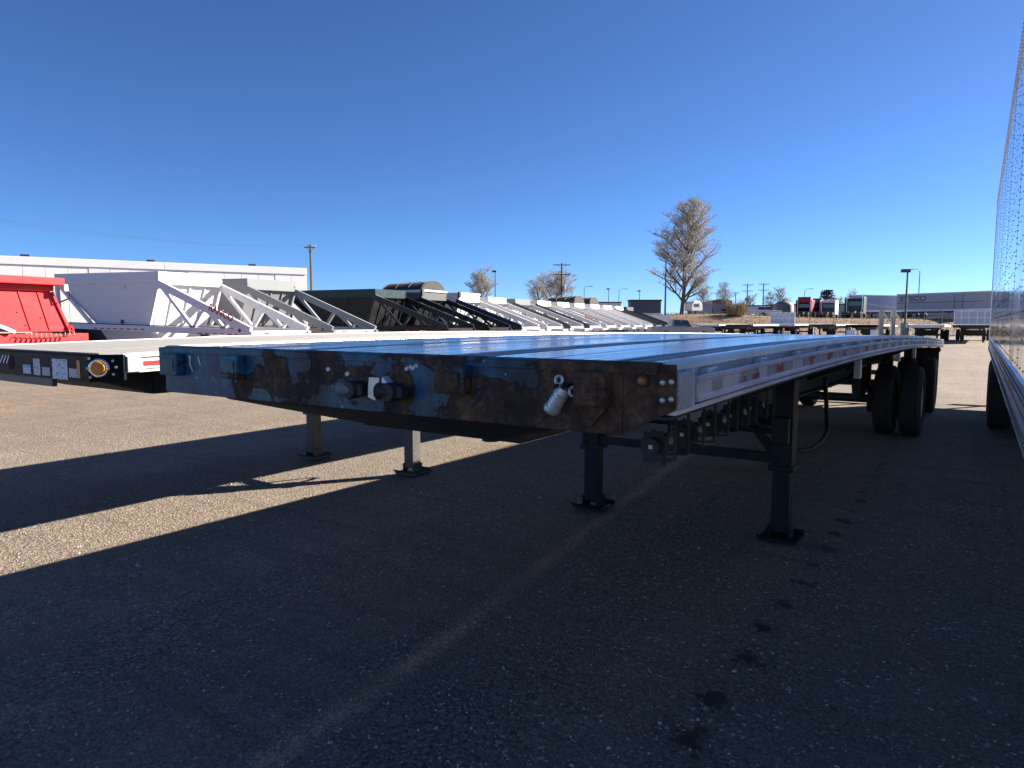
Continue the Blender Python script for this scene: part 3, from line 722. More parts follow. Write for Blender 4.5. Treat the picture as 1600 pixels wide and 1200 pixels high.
# ------------------------------------------------------------------ polished van trailer on the right
def van_right():
    xs = .184; y1 = 17.33; Lv = 16.15; y0 = y1 - Lv; W = 2.59; zb, zt = 1.053, 4.11
    t = thing('van_trailer', 'tall polished aluminium van trailer with riveted side at the right edge', 'trailer', (xs, y0, 0))
    pw = 1.2192; n = math.ceil(Lv / pw)
    rnd = random.Random(8)
    for side in (0, 1):
        x = 0 if side == 0 else W
        for i in range(n):
            a, b = i * pw, min((i + 1) * pw - .002, Lv)
            # each skin panel slightly dished
            g = G(); m = 5; bow = rnd.uniform(-.0012, .0015)
            vs_ = []; s = 1 if side == 0 else -1
            for iy in range(m):
                for iz in range(m):
                    yy = a + (b - a) * iy / (m - 1); zz = zb + .29 + (zt - .12 - zb - .29) * iz / (m - 1)
                    vs_.append((x + s * (.008 + bow * math.sin(math.pi * iy / (m - 1)) * math.sin(math.pi * iz / (m - 1)) + .0008 * (i % 2)), yy, zz))
            g.add(vs_, [(iy * m + iz, (iy + 1) * m + iz, (iy + 1) * m + iz + 1, iy * m + iz + 1) for iy in range(m - 1) for iz in range(m - 1)])
            g.obj('side_panel', M_polish, t, smooth=True)
        s = 1 if side == 0 else -1
        rp = [(x + s * .0, zb), (x - s * .004, zb + .03), (x - s * .004, zb + .10), (x + s * .002, zb + .115), (x + s * .002, zb + .25), (x - s * .003, zb + .262), (x - s * .003, zb + .285), (x + s * .02, zb + .29), (x + s * .03, zb)]
        G().prism(rp, 'y', 0, Lv).obj('bottom_rail', M_brail, t)
        G().prism([(x - s * .004, zt - .13), (x - s * .006, zt - .02), (x + s * .02, zt), (x + s * .03, zt - .13)], 'y', 0, Lv).obj('top_rail', M_brail, t)
    G().box(.01, W - .01, 0.01, Lv - .01, zt - .012, zt - .004).obj('roof', M_white, t)
    G().box(.03, W - .03, .02, Lv - .02, zb + .02, zb + .09).obj('floor', M_dsteel, t)
    G().box(.012, W - .012, -.01, .02, zb, zt - .01).obj('front_wall', M_white, t)
    rf = G().box(-.004, W + .004, Lv - .02, Lv + .06, zb - .02, zb + .16).box(-.004, .1, Lv - .02, Lv + .06, zb + .16, zt).box(W - .1, W + .004, Lv - .02, Lv + .06, zb + .16, zt).box(.1, W - .1, Lv - .02, Lv + .06, zt - .14, zt)
    rf.obj('rear_frame', M_brail, t, bevel=.004)
    for s in (0, 1): G().box(.1 + s * (W / 2 - .1) + .004, W / 2 + s * (W / 2 - .1) - .004, Lv, Lv + .04, zb + .16, zt - .14).obj('rear_door', M_white, t, bevel=.004)
    # rivets on the near side: seams with double rows, posts with wider pitch, rows on the rails
    V = []; F = []
    def rivet(y, z, x, r=.0068):
        b = len(V); k_ = 6
        for rr, dx in ((r, 0), (r * .62, -.0035)):
            for j in range(k_):
                a = 2 * math.pi * j / k_; V.append((x + dx, y + rr * math.cos(a), z + rr * math.sin(a)))
        for j in range(k_): F.append((b + j, b + (j + 1) % k_, b + k_ + (j + 1) % k_, b + k_ + j))
        F.append(tuple(b + k_ + j for j in range(k_)))
    yy = 0.03; c = 0
    while yy < Lv:
        seam = c % 4 == 0
        zz = zb + .33
        while zz < zt - .15:
            rivet(yy, zz, .0075)
            if seam: rivet(yy + .035, zz + .04, .0075)
            zz += .0889 if seam else .1524
        yy += pw / 4; c += 1
    yy = .03
    while yy < Lv:
        rivet(yy, zt - .045, -.0055, .007); rivet(yy + .03, zt - .1, -.0045, .007)
        rivet(yy, zb + .235, .0018, .0075); rivet(yy + .04, zb + .20, .0018, .0075); rivet(yy + .02, zb + .145, .0018, .0065)
        rivet(yy, zb + .085, -.0042, .0075); rivet(yy + .04, zb + .05, -.004, .0075); rivet(yy + .06, zb + .068, -.0042, .006)
        yy += .1
    me = bpy.data.meshes.new('rivets'); me.from_pydata(V, [], F); me.update(); mobj('rivets', me, M_rivet, t, kind='stuff')
    k_ = N('amber_side_reflector')
    G().box(-.006, -.0045, 4.3, 4.42, zb + .14, zb + .2).obj('side_marker', emis('orange_side_marker', (.5, .17, .05)), t)
    # bogie and underframe
    zf = lambda y: zb + .3
    for y in (11.55, 12.85):
        for s in (-1, 1):
            wheel(t, W / 2 + s * (W / 2 - .13), y, .51, .51, .275, s, M_rimw); wheel(t, W / 2 + s * (W / 2 - .47), y, .51, .51, .275, -s, M_rimw)
        G().tube([(.3, y, .51), (W - .3, y, .51)], .065, 12).obj('axle', M_dsteel, t, smooth=True)
    for s in (-1, 1): G().box(W / 2 + s * .5 - .05, W / 2 + s * .5 + .05, 9.8, 14.4, .78, zb + .02).obj('bogie_frame', M_dsteel, t)
    y = .6
    while y < Lv - .2:
        G().box(.06, W - .06, y - .03, y + .03, zb - .08, zb + .019).obj('crossmember', M_dsteel, t); y += .9
    for s in (-1, 1):
        G().box(W / 2 + s * .95 - .3, W / 2 + s * .95 + .3, 13.75, 13.765, .22, zb).obj('mud_flap', M_rub, t)
        G().box(W / 2 + s * .6 - .06, W / 2 + s * .6 + .06, 2.3, 2.42, .05, zb).obj('leg', M_dsteel, t)
        G().box(W / 2 + s * .6 - .13, W / 2 + s * .6 + .13, 2.23, 2.49, .012, .05).obj('leg_foot', M_dsteel, t)
    G().box(.15, W - .15, Lv - .06, Lv + .05, .5, .6).obj('rear_bumper', M_dsteel, t)
    for s in (-1, 1): G().box(W / 2 + s * .6 - .04, W / 2 + s * .6 + .04, Lv - .05, Lv + .02, .6, zb).obj('bumper_post', M_dsteel, t)
van_right()

# ------------------------------------------------------------------ bottom-dump hopper trailers
def hcol(n, c, rough=.5): return paint('hopper_' + n, c, rough, 0, .08, 1.6, tuple(.5 * a + .1 for a in c), .3, spec=.3)
H_WHITE = hcol('white', (.72, .71, .72)); H_GREY = hcol('grey', (.17, .18, .19)); H_LGREY = hcol('light_grey', (.60, .60, .60)); H_BLACK = hcol('black', (.012, .013, .015), .25)
H_NAVY = hcol('navy', (.02, .03, .07), .3); H_RED = hcol('red', (.5, .016, .022)); H_CREAM = hcol('cream', (.72, .66, .48)); H_CHAR = hcol('charcoal', (.07, .075, .08)); H_GREEN = hcol('dark_green', (.015, .035, .032), .3)
M_tarp = paint('black_mesh_tarp', (.035, .035, .036), .85, 0, .3, 8)
GRP = 'bottom dump trailers parked in a row'
def hopper(label, X, Z, s, body, near=None, far=None, top=None, rot=0, zs=1.0, tarp=False, roll=None, letters=None, tilt=0.0, stickers=False, detail=True, rear=True):
    """nose corner of the visible side stands at site (X, Z) + s along the row"""
    near = near or body; far = far or body; top = top or body
    a = R(-25.5)     # row is turned against the survey axis
    Xo, Zo = X + .43 * s, Z + .9 * s
    v, u = site(Xo, Zo)
    t = thing('hopper_trailer', label, 'trailer', (v, u, 0), a + YAW + rot, GRP, ry=tilt); t.scale = (1, 1, zs)
    ox = -4.05
    def hx(poly): return [(x + ox, z) for x, z in poly]
    yn, yf = 0.0, 2.44
    # body: tapered hopper
    A = [(-5.25 + ox, yn + .02, 2.84), (-.04 + ox, yn + .02, 2.84), (-.04 + ox, yf - .02, 2.84), (-5.25 + ox, yf - .02, 2.84)]
    B = [(-3.5 + ox, yn + .2, 1.45), (-.52 + ox, yn + .2, 1.45), (-.52 + ox, yf - .2, 1.45), (-3.5 + ox, yf - .2, 1.45)]
    D = [(-3.3 + ox, yn + .5, .82), (-.75 + ox, yn + .5, .82), (-.75 + ox, yf - .5, .82), (-3.3 + ox, yf - .5, .82)]
    g = G(); g.add(A + B + D, [(0, 1, 5, 4), (1, 2, 6, 5), (2, 3, 7, 6), (3, 0, 4, 7), (4, 5, 9, 8), (5, 6, 10, 9), (6, 7, 11, 10), (7, 4, 8, 11), (8, 9, 10, 11)])
    for xx in (-1.75, -3.4):
        g.hexa([(xx - .06 + ox, yn - .005, 2.84), (xx + .06 + ox, yn - .005, 2.84), (xx + .06 + ox, yn + .03, 2.84), (xx - .06 + ox, yn + .03, 2.84), (xx - .06 + ox, yn - .005, 2.66), (xx + .06 + ox, yn - .005, 2.66), (xx + .06 + ox, yn + .06, 2.66), (xx - .06 + ox, yn + .06, 2.66)]) if xx == -1.75 else None
    hb = g.obj('hopper_body', body, t)
    for zz in (1.9, 2.35):
        q_ = (2.84 - zz) / 1.39; yy = yn + .02 + .18 * q_
        G().box(-5.25 + 1.75 * q_ + ox + .03, -.04 - .48 * q_ + ox - .03, yy - .012, yy + .006, zz - .012, zz + .012).obj('panel_seam', body, hb)
    for yy in (.62, 1.22, 1.82): G().bar((-.02 + ox, yy, 2.82), (-.5 + ox, yy, 1.47), .05, .05).obj('front_rib', body, hb)
    if detail:
        for i in range(6): G().box(-5.42 + ox, -5.38 + ox, 1.5, 1.9, 1.45 + i * .27, 1.475 + i * .27).obj('ladder_rung', M_dsteel, t)
        G().tube([(-4.6 + ox, yn - .06, 1.5), (-2 + ox, yn - .07, 1.47), (1.2 + ox, yn - .07, 1.46), (3.3 + ox, yn - .06, 1.43)], .014, 5).obj('air_line', M_dsteel, t)
        G().lathe([(.001, -.4), (.11, -.38), (.13, -.3), (.13, .3), (.11, .38), (.001, .4)], (1.1 + ox, 1.22, 1.1), 'y', 14).obj('air_tank', M_dsteel, t, smooth=True)
        G().box(1.9 + ox, 2.3 + ox, .3, .9, 1.0, 1.22).obj('valve_box', M_rail, t, bevel=.01)
    # top rail ring
    g = G()
    for ya, yb in ((yn - .03, yn + .03), (yf - .03, yf + .03)):
        g.box(-5.38 + ox, .03 + ox, ya, yb, 2.83, 3.2); g.box(-5.4 + ox, .05 + ox, ya - .015, yb + .015, 2.98, 3.03)
    for xa, xb in ((-5.38, -5.32), (-.03, .03)): g.box(xa + ox, xb + ox, yn + .031, yf - .031, 2.83, 3.2)
    g.box(.031 + ox, .10 + ox, yn + .02, yf - .02, 2.80, 2.9)
    g.obj('top_rail', top, t)
    # side trusses
    for yy, mt, d in ((yn, near, 1), (yf, far, 0)):
        g = G()
        g.bar((-.15 + ox, yy, 2.86), (3.95 + ox, yy, 1.36), .1, .24)
        g.bar((-5.35 + ox, yy, 1.40), (3.6 + ox, yy, 1.31), .1, .2)
        g.bar((-.02 + ox, yy, 2.8), (-.52 + ox, yy, 1.45), .08, .12)
        g.bar((.12 + ox, yy, 2.72), (1.5 + ox, yy, 1.42), .09, .11)
        g.bar((1.55 + ox, yy, 1.42), (2.02 + ox, yy, 2.02), .09, .11)
        g.bar((2.12 + ox, yy, 2.0), (2.86 + ox, yy, 1.42), .09, .11)
        g.bar((2.86 + ox, yy, 1.42), (3.05 + ox, yy, 1.62), .09, .09)
        if rear:
            g.bar((-5.3 + ox, yy, 2.84), (-5.22 + ox, yy, 1.4), .09, .13)
            g.bar((-5.2 + ox, yy, 2.82), (-3.45 + ox, yy, 1.44), .08, .11)
        tr = g.obj('side_truss', mt, t)
        G().prism(hx([(2.95, 1.68), (4.05, 1.33), (4.03, 1.25), (3.5, 1.21), (3.25, 1.4)]), 'y', yy - .055, yy + .055).obj('nose_gusset', mt, tr)
    # nose beam, tongue
    g = G().box(3.72 + ox, 3.98 + ox, yn + .056, yf - .056, 1.1, 1.36); g.loft([(3.4 + ox, .6, 1.0), (3.4 + ox, 1.84, 1.0), (3.4 + ox, 1.84, 1.3), (3.4 + ox, .6, 1.3)], [(4.7 + ox, .85, 1.08), (4.7 + ox, 1.6, 1.08), (4.7 + ox, 1.6, 1.2), (4.7 + ox, .85, 1.2)])
    nb = g.obj('nose_beam', far, t)
    for yy in (.5, 1.94):
        G().box(2.75 + ox, 2.87 + ox, yy - .06, yy + .06, .04, 1.25).box(2.67 + ox, 2.95 + ox, yy - .13, yy + .13, .012, .04).obj('leg', M_dsteel, t)
    # rear frame, wheels
    g = G()
    for yy in (.72, 1.72): g.box(-7.2 + ox, -3.2 + ox, yy - .06, yy + .06, .92, 1.25)
    g.box(-7.25 + ox, -7.15 + ox, .2, 2.24, .85, 1.3); g.box(-5.4 + ox, -5.28 + ox, .06, 2.38, 1.0, 1.3)
    g.obj('rear_frame', M_dsteel if rot == 0 else body, t)
    if detail:
        for xx in (-6.55, -5.2):
            for yy, sg in ((.15, -1), (2.29, 1)): wheel(t, xx + ox, yy, .5, .5, .5, sg, M_rimw, 'y', 28)
            G().tube([(xx + ox, .2, .5), (xx + ox, 2.24, .5)], .07, 10).obj('axle', M_dsteel, t)
            G().lathe([(.001, 0), (.22, 0), (.22, .05), (.001, .05)], (xx + .5 + ox, .3, 1.0), 'y', 14).obj('air_chamber', M_dsteel, t)
    # tape dashes and marker lamp on the near bottom chord
    if detail:
        for i in range(8): G().box(-3.3 + i * .34 + ox, -3.1 + i * .34 + ox, yn - .053, yn - .051, 1.30, 1.345).obj('reflective_tape', M_tred2, t)
        for i in range(6): G().box(1.75 + i * .32 + ox, 1.94 + i * .32 + ox, yn - .053, yn - .051, 1.225, 1.265).obj('reflective_tape', M_tred2, t)
        G().lathe([(.001, -.03), (.06, -.02), (.075, 0)], (-2.1 + ox, yn + .155, 1.56), 'y', 14).obj('marker_lamp', emis('dark_red_lamp', (.12, .02, .02)), t)
        G().lathe([(.001, -.03), (.05, -.02), (.06, 0)], (3.55 + ox, yn - .056, 1.37), 'y', 12).obj('marker_lamp', emis('dark_red_lamp', (.12, .02, .02)), t)
    if stickers:
        for i, (c, w_) in enumerate((((.05, .05, .06), .22), ((.6, .3, .3), .2), ((.3, .2, .35), .16), ((.75, .6, .05), .2), ((.08, .08, .08), .14))):
            G().box(3.981 + ox, 3.984 + ox, .5 + i * .32, .5 + i * .32 + w_, 1.16, 1.3).obj('sticker', emis('nose_sticker_%d' % i, c), nb)
    if letters:
        ang = math.atan2(-1.5, 4.1)
        Mx = Matrix.Translation((2.25 + ox, yn - .0555, 1.99)) @ Matrix.Rotation(-ang, 4, 'Y') @ Matrix.Rotation(R(90), 4, 'X')
        text('lettering', letters, .3, emis('red_lettering', (.45, .03, .04)), t, Mx)
    if tarp:
        g = G(); n = 10
        for i in range(n):
            a0, a1 = math.pi * i / n, math.pi * (i + 1) / n
            p = lambda a_, x, k_=1: (x + ox, 1.22 - 1.2 * math.cos(a_), 3.2 + .62 * math.sin(a_) * k_)
            g.add([p(a0, -2.6, .85), p(a1, -2.6, .85), p(a1, 0), p(a0, 0)], [(0, 1, 2, 3)])
            g.add([p(a0, 0), p(a1, 0), (ox, 1.22, 3.2)], [(0, 1, 2)])
        g.obj('tarp', M_tarp, t, smooth=True)
        for xx in (-2.5, -1.7, -.9, -.05): G().tube([(xx + ox, 1.22 - 1.22 * math.cos(math.pi * i / 12), 3.2 + .65 * math.sin(math.pi * i / 12) * (.87 if xx < -2 else 1)) for i in range(13)], .025, 6).obj('tarp_bow', M_dsteel, t)
    if roll:
        G().tube([(-5.3 + ox, yn - .02, 3.26), (.1 + ox, yn - .02, 3.26)], .07, 10).obj('tarp_roll', roll, t, smooth=True)
        G().box(.0 + ox, .12 + ox, yn - .1, yn + .12, 3.05, 3.36).obj('tarp_motor', M_dsteel, t)
        G().tube([(.06 + ox, yn + .05, 3.28), (.06 + ox, yf, 3.28)], .06, 8).obj('tarp_roll', roll, t, smooth=True)
    return t
X0, Z0 = -7.75, 20.6
hopper('white bottom-dump hopper trailer with red lettering, nearest of the parked row', X0, Z0, 0, H_WHITE, letters='RANCO', stickers=True, tilt=R(.8))
hopper('mid grey bottom-dump hopper trailer next behind the nearest white one', X0, Z0, 3.69, H_GREY, H_LGREY if 0 else H_GREY, hcol('slate', (.22, .25, .28)), stickers=True, tilt=R(.6))
hopper('black bottom-dump hopper trailer with a long dark green top rail', X0, Z0, 11.5, H_BLACK, top=H_GREEN)
hopper('black bottom-dump hopper trailer with arched tarp over bows on top', X0, Z0, 15.5, H_BLACK, top=H_CHAR, tarp=True, roll=H_WHITE)
hopper('bottom-dump hopper trailer with navy near truss and white box-like top', X0, Z0, 19.4, H_WHITE, near=H_NAVY, top=H_WHITE, roll=H_WHITE)
hopper('pale bottom-dump hopper trailer just behind the navy-trussed one', X0, Z0, 23.1, H_LGREY, far=H_LGREY, top=H_LGREY)
hopper('grey bottom-dump hopper trailer with charcoal near truss, mid row', X0, Z0, 27.0, H_LGREY, near=H_CHAR, top=H_GREY)
hopper('bottom-dump hopper trailer with navy truss and cream front rail', X0, Z0, 30.8, H_LGREY, near=H_NAVY, far=H_WHITE, top=H_CREAM)
hopper('light grey bottom-dump hopper trailer with small red lettering, far down the row', X0, Z0, 34.7, H_LGREY, letters='RANCO')
hopper('light grey tarped bottom-dump hopper trailer, fifth from the far end', X0, Z0, 38.5, H_LGREY, tarp=True)
hopper('white tarped bottom-dump hopper trailer, fourth from the far end', X0, Z0, 42.4, H_WHITE, tarp=True)
hopper('white bottom-dump hopper trailer with plain top, third from the far end', X0, Z0, 46.2, H_WHITE)
hopper('charcoal bottom-dump hopper trailer second from the far end', X0, Z0, 50.0, H_CHAR, far=H_CHAR, top=H_WHITE)
hopper('dark slate bottom-dump hopper trailer at the far end, beside the pickup', X0, Z0, 53.8, hcol('dark_slate', (.04, .055, .065)), top=H_CHAR)
# red trailer parked the other way round at the left edge
def red_hopper():
    """short red double-hopper trailer parked along the row, its far end shows at the left"""
    v, u = site(-10.4, 15.84); d = Vector(site(.43, .9))
    t = thing('hopper_trailer', 'red hopper trailer with coiled hose, cut by the left picture edge', 'trailer', (v, u, 0), math.atan2(d.y, d.x), GRP); t.scale = (1, -1, 1)
    W = -2.35
    for x0 in (0, -3.9):
        b_ = G().prism([(x0 - 3.6, 2.5), (x0 - .2, 2.5), (x0 + .25, 1.36), (x0 - 1.19, 1.36)], 'y', W, 0)
        hb = b_.obj('hopper_body', H_RED, t, bevel=.01)
        G().bar((x0 - 3.6, .02, 2.46), (x0 - 1.2, .02, 1.36), .06, .09).obj('edge_stiffener', H_WHITE, hb)
        G().bar((x0 - .17, .02, 2.48), (x0 + .28, .02, 1.36), .06, .07).obj('edge_stiffener', H_RED, hb)
        for xx in (-.55, -1.05): G().bar((x0 + xx, .012, 2.48), (x0 + xx + .28, .012, 1.4), .02, .035).obj('sheet_rib', H_RED, hb)
        for xx, zz in ((-1.1, 1.9), (-.5, 1.75), (-.9, 1.55), (-.3, 1.5)): G().lathe([(.001, .02), (.02, .016), (.025, 0)], (x0 + xx, .0, zz), 'y', 8).obj('bolt', M_dsteel, hb)
    tr = G().box(-7.6, .02, W - .2, .34, 2.66, 2.87).box(-7.6, -.15, W - .1, .1, 2.501, 2.66).obj('top_rail', H_RED, t, bevel=.02)
    G().box(-.02, .1, .2, .36, 2.5, 2.7).obj('rail_end', H_WHITE, tr, bevel=.02)
    G().tube([(.05, .3, 2.6), (.16, .34, 2.45), (.14, .3, 2.3), (.0, .1, 2.2)], .02, 6).obj('air_line', M_dsteel, t)
    G().box(-7.6, .9, -.5, -.1, 1.05, 1.3).box(-7.6, .9, W + .1, W + .5, 1.05, 1.3).obj('chassis_beam', H_RED, t, bevel=.01)
    G().tube([(.32, .0, 1.3), (.36, .02, 1.42), (.3, .05, 1.5), (.2, .04, 1.45)], .05, 8).obj('hook_arm', H_RED, t, smooth=True)
    pts = []
    for i in range(110):
        a_ = i * .6; pts.append((-1.0 + .0125 * i, .12 + .05 * math.cos(a_), 1.3 + .06 * math.sin(a_) - .05 * math.sin(math.pi * i / 110)))
    G().tube(pts, .013, 5).obj('coiled_hose', paint('green_grey_hose', (.25, .28, .2), .5), t, smooth=True)
    for x in (-3.7, -5.0, -6.3):
        for y, sg in ((-.2, 1), (W + .2, -1)): wheel(t, x, y, .5, .5, .45, sg, M_rimw, 'y', 28)
        G().tube([(x, -.2, .5), (x, W + .2, .5)], .07, 10).obj('axle', M_dsteel, t)
    g = G(); f = [(-3.7 + .62 * math.cos(math.pi * i / 12), .5 + .62 * math.sin(math.pi * i / 12)) for i in range(13)]
    for (p, q) in zip(f[:-1], f[1:]):
        g.hexa([(p[0], -.5, p[1]), (q[0], -.5, q[1]), (q[0], .1, q[1]), (p[0], .1, p[1]), (p[0], -.5, p[1] + .02), (q[0], -.5, q[1] + .02), (q[0], .1, q[1] + .02), (p[0], .1, p[1] + .02)])
    g.obj('fender', paint('grey_fender', (.3, .3, .28), .5), t)
    for ch in t.children:      # a low, short trailer: body scaled down on full-size wheels
        kd = ch.name.split('.')[0]
        if kd == 'wheel': ch.location = (ch.location.x * .8, ch.location.y * .8, ch.location.z)
        elif kd in ('axle', 'fender'): ch.scale = (.8, .8, 1)
        else: ch.scale = (.8, .8, .8); ch.location = (0, 0, .326)
red_hopper()

# ------------------------------------------------------------------ warehouse behind
def warehouse():
    X0_, Z0_, X1_, Z1_ = -52.0, 34.3, -16.7, 56.5
    v0 = Vector(site(X0_, Z0_)); v1 = Vector(site(X1_, Z1_)); d = v1 - v0; L = d.length; rz = math.atan2(d.y, d.x); H = 6.0
    t = thing('warehouse', 'long low white metal warehouse behind the hopper trailers at left', 'building', (v0.x, v0.y, 0), rz)
    G().box(.1, L - .1, .12, 18, 0, H - .1).obj('wall_core', M_whouse, t)
    n = int(L / 1.25)
    for i in range(n):
        a, b = L * i / n, L * (i + 1) / n
        o = (i * 7919 % 5) * .004
        G().box(a + .015, b - .015, .05 - o, .12, 0, H - .55).obj('wall_panel', M_whouse, t, bevel=.01)
    m = 4
    for i in range(m): G().box(L * i / m + .01, L * (i + 1) / m - .01, -.02, .119, H - .54, H).obj('parapet_trim', M_white, t, bevel=.02)
    G().box(L - .099, L, .13, 18, 0, H).obj('end_wall', M_whouse, t)
    for x in (.34, .55, .73, .9):
        G().box(L * x - .25, L * x + .25, .15, .5, H, H + .16).obj('roof_vent', M_dsteel, t)
warehouse()

# ------------------------------------------------------------------ poles, lamps, wires
M_pole = paint('weathered_pole_wood', (.09, .07, .055), .9, 0, .25, 2)
M_pmetal = paint('dark_pole_metal', (.05, .055, .05), .5)
M_ins = paint('insulator_grey', (.3, .32, .33), .3)
def utility_pole(label, X, Z, H, arms=1, trans=False, group='wooden utility poles', k=1.0):
    v, u = site(X, Z); z = float(terrain(v, u))
    t = thing('utility_pole', label, 'pole', (v, u, z), YAW, group)
    G().tube([(0, 0, -.3), (0, 0, H)], .17, 10, .11).obj('pole', M_pole, t, smooth=True)
    for i in range(arms):
        zz = H - .3 - i * 1.5
        a = G().box(-1.35 * k, 1.35 * k, -.17, -.06, zz - .06, zz + .06); a.bar((-.7 * k, -.1, zz - .02), (0, -.1, zz - .7), .04, .04); a.bar((.7 * k, -.1, zz - .02), (0, -.1, zz - .7), .04, .04)
        o = a.obj('crossarm', M_pole, t)
        for x in (-1.25, -.6, .6, 1.25): G().lathe([(.001, .2), (.05, .17), (.06, .06), (.03, 0)], (x * k, -.11, zz + .06), 'z', 8).obj('insulator', M_ins, o)
    if trans:
        for s in (-1, 1): G().lathe([(.001, .5), (.2, .48), (.22, -.3), (.001, -.32)], (s * .38, 0, H - 4.0), 'z', 12).obj('transformer', M_ins, t)
    return t
utility_pole('wooden utility pole standing off the right end of the white warehouse', (489 - 800) / 1074 * 70, 70, 9.4, 1, k=.42)
utility_pole('tall wooden utility pole with double crossarms and transformers before a bare tree', (877 - 800) / 1074 * 110, 110, 8.7, 2, True)
utility_pole('distant utility pole with two crossarms, left of a near twin', (1165 - 800) / 1074 * 175, 175, 8.6, 2, True)
utility_pole('distant utility pole with two crossarms, right of its near twin', (1190 - 800) / 1074 * 175, 175, 8.8, 2)
utility_pole('small far utility pole above the straw-coloured bush, left one', (1131 - 800) / 1074 * 220, 220, 9.0, 1)
utility_pole('small far utility pole above the straw-coloured bush, right one', (1147 - 800) / 1074 * 220, 220, 8.2, 1)
utility_pole('small far utility pole right of the big bare tree', (1118 - 800) / 1074 * 240, 240, 8.8, 1)
def plain_pole():
    v, u = site((1038 - 800) / 1074 * 97, 97); z = float(terrain(v, u))
    o = G().tube([(v, u, z - .3), (v, u, z + 7.6)], .13, 10, .08).obj('wooden_post', M_pole, None, smooth=True)
    tag(o, 'bare wooden post standing left of the big tree trunk', 'pole')
plain_pole()
def lamp_post(label, X, Z, H, kind, base=False, arm=-1):
    v, u = site(X, Z); z = float(terrain(v, u))
    t = thing('street_lamp', label, 'street lamp', (v, u, z), YAW, 'lamp posts around the yard')
    G().tube([(0, 0, 0), (0, 0, H)], .09, 10, .06).obj('post', M_pmetal, t, smooth=True)
    if kind == 'box':
        G().box(-.45, .15, -.2, .2, H - .1, H + .16).obj('lamp_head', M_pmetal, t, bevel=.02)
    elif kind == 'cobra':
        G().tube([(0, 0, H - .1), (arm * .35, 0, H + .25), (arm * .8, 0, H + .35), (arm * 1.3, 0, H + .33)], .04, 6).obj('arm', M_pmetal, t)
        G().loft([(arm * 1.2, -.1, H + .28), (arm * 1.2, .1, H + .28), (arm * 1.2, .1, H + .4), (arm * 1.2, -.1, H + .4)], [(arm * 1.75, -.14, H + .26), (arm * 1.75, .14, H + .26), (arm * 1.75, .1, H + .36), (arm * 1.75, -.1, H + .36)]).obj('lamp_head', M_pmetal, t)
    if base:
        G().lathe([(.001, 1.55), (.27, 1.55), (.3, 1.5), (.3, 0)], (0, 0, 0), 'z', 18).obj('concrete_base', paint('concrete_base', (.32, .30, .26), .9, 0, .2, 3), t, smooth=True)
lamp_post('lamp post with box head on a concrete base beside the flatbeds', (1412 - 800) / 1074 * 55, 55, 5.65, 'box', True)
lamp_post('curved-arm street lamp behind the long grey box trailer', (1431 - 800) / 1074 * 118, 118, 8.0, 'cobra', False, -1)
lamp_post('street lamp with arm reaching right, behind the red truck cab', (1254 - 800) / 1074 * 150, 150, 6.0, 'cobra', False, 1)
for i, (px, py, kd, lab) in enumerate(((893, 453, 'box', 'small far box-head lamp post just right of the tall utility pole'), (912, 453, 'cobra', 'small far curved lamp post, second right of the tall utility pole'), (950, 455, 'box', 'small far box-head lamp post midway between bare tree and big tree'), (966, 457, 'cobra', 'small far curved lamp post left of the dark blue container'), (998, 458, 'box', 'small far box-head lamp post rising behind the dark blue container'), (774, 448, 'box', 'small box-head lamp post right of the round bare tree'))):
    Z = 145 if i < 5 else 100
    lamp_post(lab, (px - 800) / 1074 * Z, Z, (503.5 - py) / 1074 * Z + 1.6 - (2.1 if px > 850 else 0), kd, False, 1)
def wires():
    M_wire = paint('black_cable', (.03, .03, .035), .6)
    a = Vector((*site((489 - 800) / 1074 * 70, 70), 9.3))
    for i, (px, py) in enumerate(((-60, 334), (-60, 338), (-60, 343))):
        Z = 34; b = Vector((*site((px - 800) / 1074 * Z, Z), (503.5 - py) / 1074 * Z + 1.63))
        pts = []
        for j in range(21):
            s = j / 20; p = a.lerp(b, s); p.x += (i - 1) * .35 * (1 - s); p.z -= 1.1 * 4 * s * (1 - s) * .5; pts.append(p)
        o = G().tube(pts, .0045, 4).obj('power_cable', M_wire); tag(o, ('uppermost', 'middle', 'lowest')[i] + ' thin power cable crossing the sky at upper left', 'cable', 'power cables')
wires()

